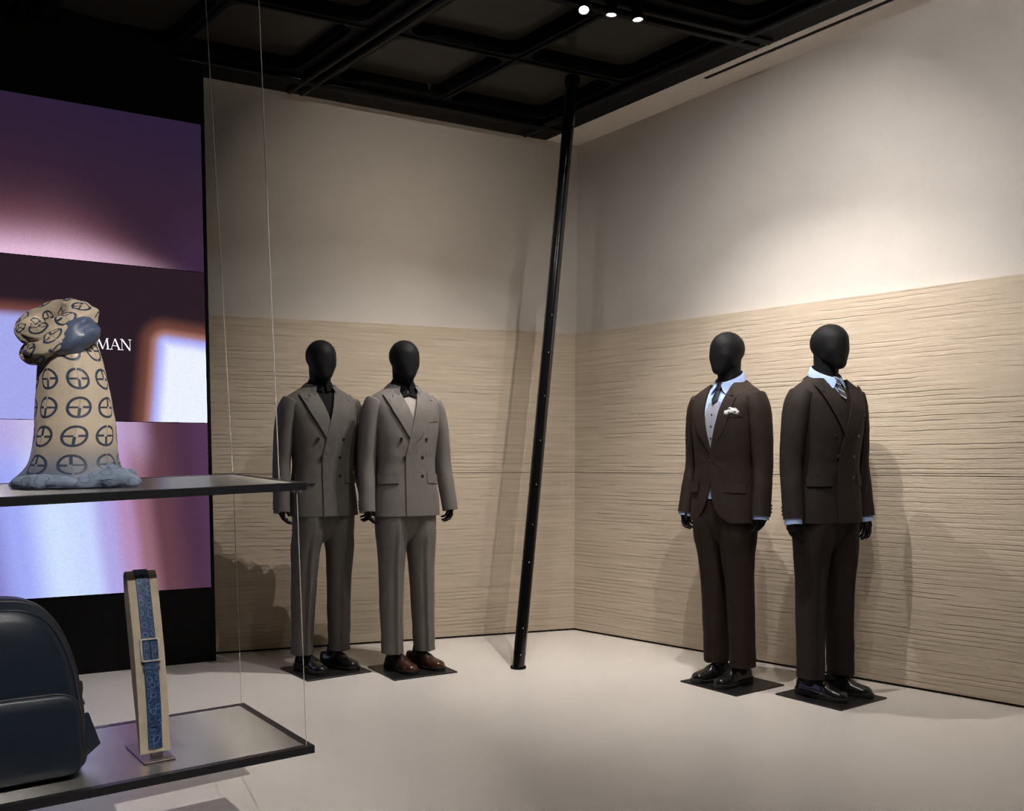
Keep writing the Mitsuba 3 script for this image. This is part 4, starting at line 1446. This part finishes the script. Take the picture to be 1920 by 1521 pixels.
def c_belt(p, n, uv):
    d1, d2, r = voronoi(uv.x * 2.4, uv.y * 2.4)
    ln = smoothstep(0.10, 0.04, d2 - d1)
    d3, d4, r3 = voronoi(uv.x * 1.6 + 7.3, uv.y * 1.6 + 3)
    ln = dr.maximum(ln * 0.55, smoothstep(0.07, 0.03, dr.abs(d3 - 0.30)))
    edge = smoothstep(0.40, 0.44, dr.abs(uv.x))
    return mix(mix((0.011, 0.026, 0.066), (0.060, 0.105, 0.205), ln), (0.022, 0.045, 0.100), edge)


pr('suede', proc(c_suede), 0.85, sheen=0.4)
pr('belt_leather', proc(c_belt), 0.45, specular=0.4)
pr('belt_plain', (0.026, 0.050, 0.105), 0.4, specular=0.4)
tag('belt_stand', 'slender beige suede belt stand on a small steel plate', 'display stand')
pl = bevel_box(0.076, 0.187, 0.004, 0.0008)
pl.apply_translation([0, 0, 0.002])
put('belt_stand__base_plate', xf(pl, DF), 'plate_steel', 30)
tag('belt_stand__base_plate', 'small dull steel plate')
st = bevel_box(0.030, 0.012, 0.016, 0.001)
st.apply_translation([0.004, -0.044, 0.010])
put('belt_stand__stem', xf(st, DF), 'plate_steel', 30)


def d_front(s):
    """distance towards the viewer of the stand's face, s from 0 at the foot to 1 at the top"""
    return 0.052 - 0.084 * s + 0.070 * s * (1 - s)


Hs = 0.443
ss = np.linspace(0, 1, 40)
Fp = np.c_[d_front(ss), 0.014 + Hs * ss]
Tk = PchipInterpolator([0, 0.1, 0.45, 0.8, 1.0], [0.010, 0.020, 0.046, 0.050, 0.034])(ss)
Bp = np.c_[Fp[:, 0] - Tk, Fp[:, 1]][::-1]
cap = np.array([Fp[-1] + [-(0.034) * k, 0.012 * math.sin(math.pi * k)] for k in np.linspace(0.1, 0.9, 9)])
pad = Polygon(np.vstack([Fp, cap, Bp])).buffer(0)
pm = trimesh.creation.extrude_polygon(pad, 0.074, engine='earcut')
pm.apply_transform(frame([0, -1, 0], [0, 0, 1], [-1, 0, 0], (0.037, 0, 0)))
put('belt_stand__pad', xf(pm, DF), 'suede', 35)
tag('belt_stand__pad', 'tall beige suede pad')
tag('belt', 'blue printed leather belt with steel buckle, buckled round the beige stand', 'belt')


def strip(pts, w, off, thick):
    """strap along (d, z) points, width w, lying off above them; returns mesh and uv"""
    pts = np.asarray(pts, float)
    tan = np.gradient(pts, axis=0)
    tan /= np.linalg.norm(tan, axis=1, keepdims=True)
    nrm = np.stack([tan[:, 1], -tan[:, 0]], 1)
    o, i_ = pts + nrm * off, pts + nrm * (off - thick)
    s = np.concatenate([[0], np.cumsum(np.linalg.norm(np.diff(pts, axis=0), axis=1))])
    e = 0.0012
    sec = [(-w / 2, 0), (-w / 2 + e, 1), (0, 1), (w / 2 - e, 1), (w / 2, 0)]
    V, UV = [], []
    for k in range(len(pts)):
        for x, a in sec:
            q = o[k] - nrm[k] * (0 if a else e)
            V.append((x, -q[0], q[1]))
            UV.append((x / w, s[k] / w))
        V += [(w / 2, -i_[k][0], i_[k][1]), (-w / 2, -i_[k][0], i_[k][1])]
        UV += [(0.5, s[k] / w), (-0.5, s[k] / w)]
    n, m = len(pts), 7
    V = np.array(V).reshape(n, m, 3)
    q = quadface(n, m, True)
    f = np.vstack([q[:, [0, 1, 2]], q[:, [0, 2, 3]], [[0, j, j + 1] for j in range(1, m - 1)], [[(n - 1) * m, (n - 1) * m + j + 1, (n - 1) * m + j] for j in range(1, m - 1)]])
    t = trimesh.Trimesh(V.reshape(-1, 3), f, process=False)
    if t.volume < 0:
        t.invert()
    return t, np.array(UV)


back = np.c_[(Fp[:, 0] - Tk), Fp[:, 1]][::-1]
loop = np.vstack([Fp[1:], cap, back[1:34]])
t_, uv_ = strip(loop, 0.034, 0.0035, 0.003)
put('belt__strap', xf(t_, DF), 'belt_leather', True, uv=uv_)
selz = [k for k in range(len(ss)) if 0.085 < Fp[k, 1] < 0.300]
t_, uv_ = strip(Fp[selz], 0.034, 0.0075, 0.003)
uv_[:, 1] += 5.3
put('belt__strap_end', xf(t_, DF), 'belt_leather', True, uv=uv_)
# rounded tip
zt = Fp[selz[0]]
tipm = m3.Manifold.cylinder(0.003, 0.017, 0.017, 32).scale([1, 0.8, 1])
tn = Fp[selz[0] + 1] - Fp[selz[0]]
tn /= np.linalg.norm(tn)
nn_ = np.array([tn[1], -tn[0]])
c_ = zt + nn_ * 0.0044
put('belt__strap_end__tip', xf(man2tri(tipm), DF @ frame([1, 0, 0], [0, -tn[0], tn[1]], [0, -nn_[0], nn_[1]], (0, -c_[0], c_[1]))), 'belt_leather', True, uv=np.c_[man2tri(tipm).vertices[:, 0] / 0.034, man2tri(tipm).vertices[:, 1] / 0.034])


def on_face(z):
    s = (z - 0.014) / Hs
    p = np.array([d_front(s), z])
    t = np.array([d_front(s + .01) - d_front(s - .01), Hs * .02])
    t /= np.linalg.norm(t)
    n = np.array([t[1], -t[0]])
    return frame([1, 0, 0], [0, -t[0], t[1]], [0, -n[0], n[1]], (0, -p[0], p[1])) @ mat(t=(0, 0, 0.004))


o_ = rrect(-0.0235, 0.0235, -0.030, 0.030, 0.005)
h_ = rrect(-0.0185, 0.0185, -0.025, 0.025, 0.003)
bk = trimesh.creation.extrude_polygon(o_.difference(h_), 0.006, engine='earcut')
put('belt__buckle', xf(bk, DF @ on_face(0.272) @ mat(t=(0, 0, 0.001))), 'pale_steel', 30)
tag('belt__buckle', 'pale steel buckle frame')
pg = bevel_box(0.004, 0.046, 0.003, 0.001)
put('belt__buckle__prong', xf(pg, DF @ on_face(0.272) @ mat(t=(0.002, -0.002, 0.0075))), 'plate_steel', 30)
for k, z in enumerate((0.226, 0.120)):
    kp = bevel_box(0.040, 0.0085, 0.009, 0.0015)
    if k == 0:
        put('belt__keeper', xf(kp, DF @ on_face(z) @ mat(t=(0, 0, 0.002))), 'belt_plain', 30)
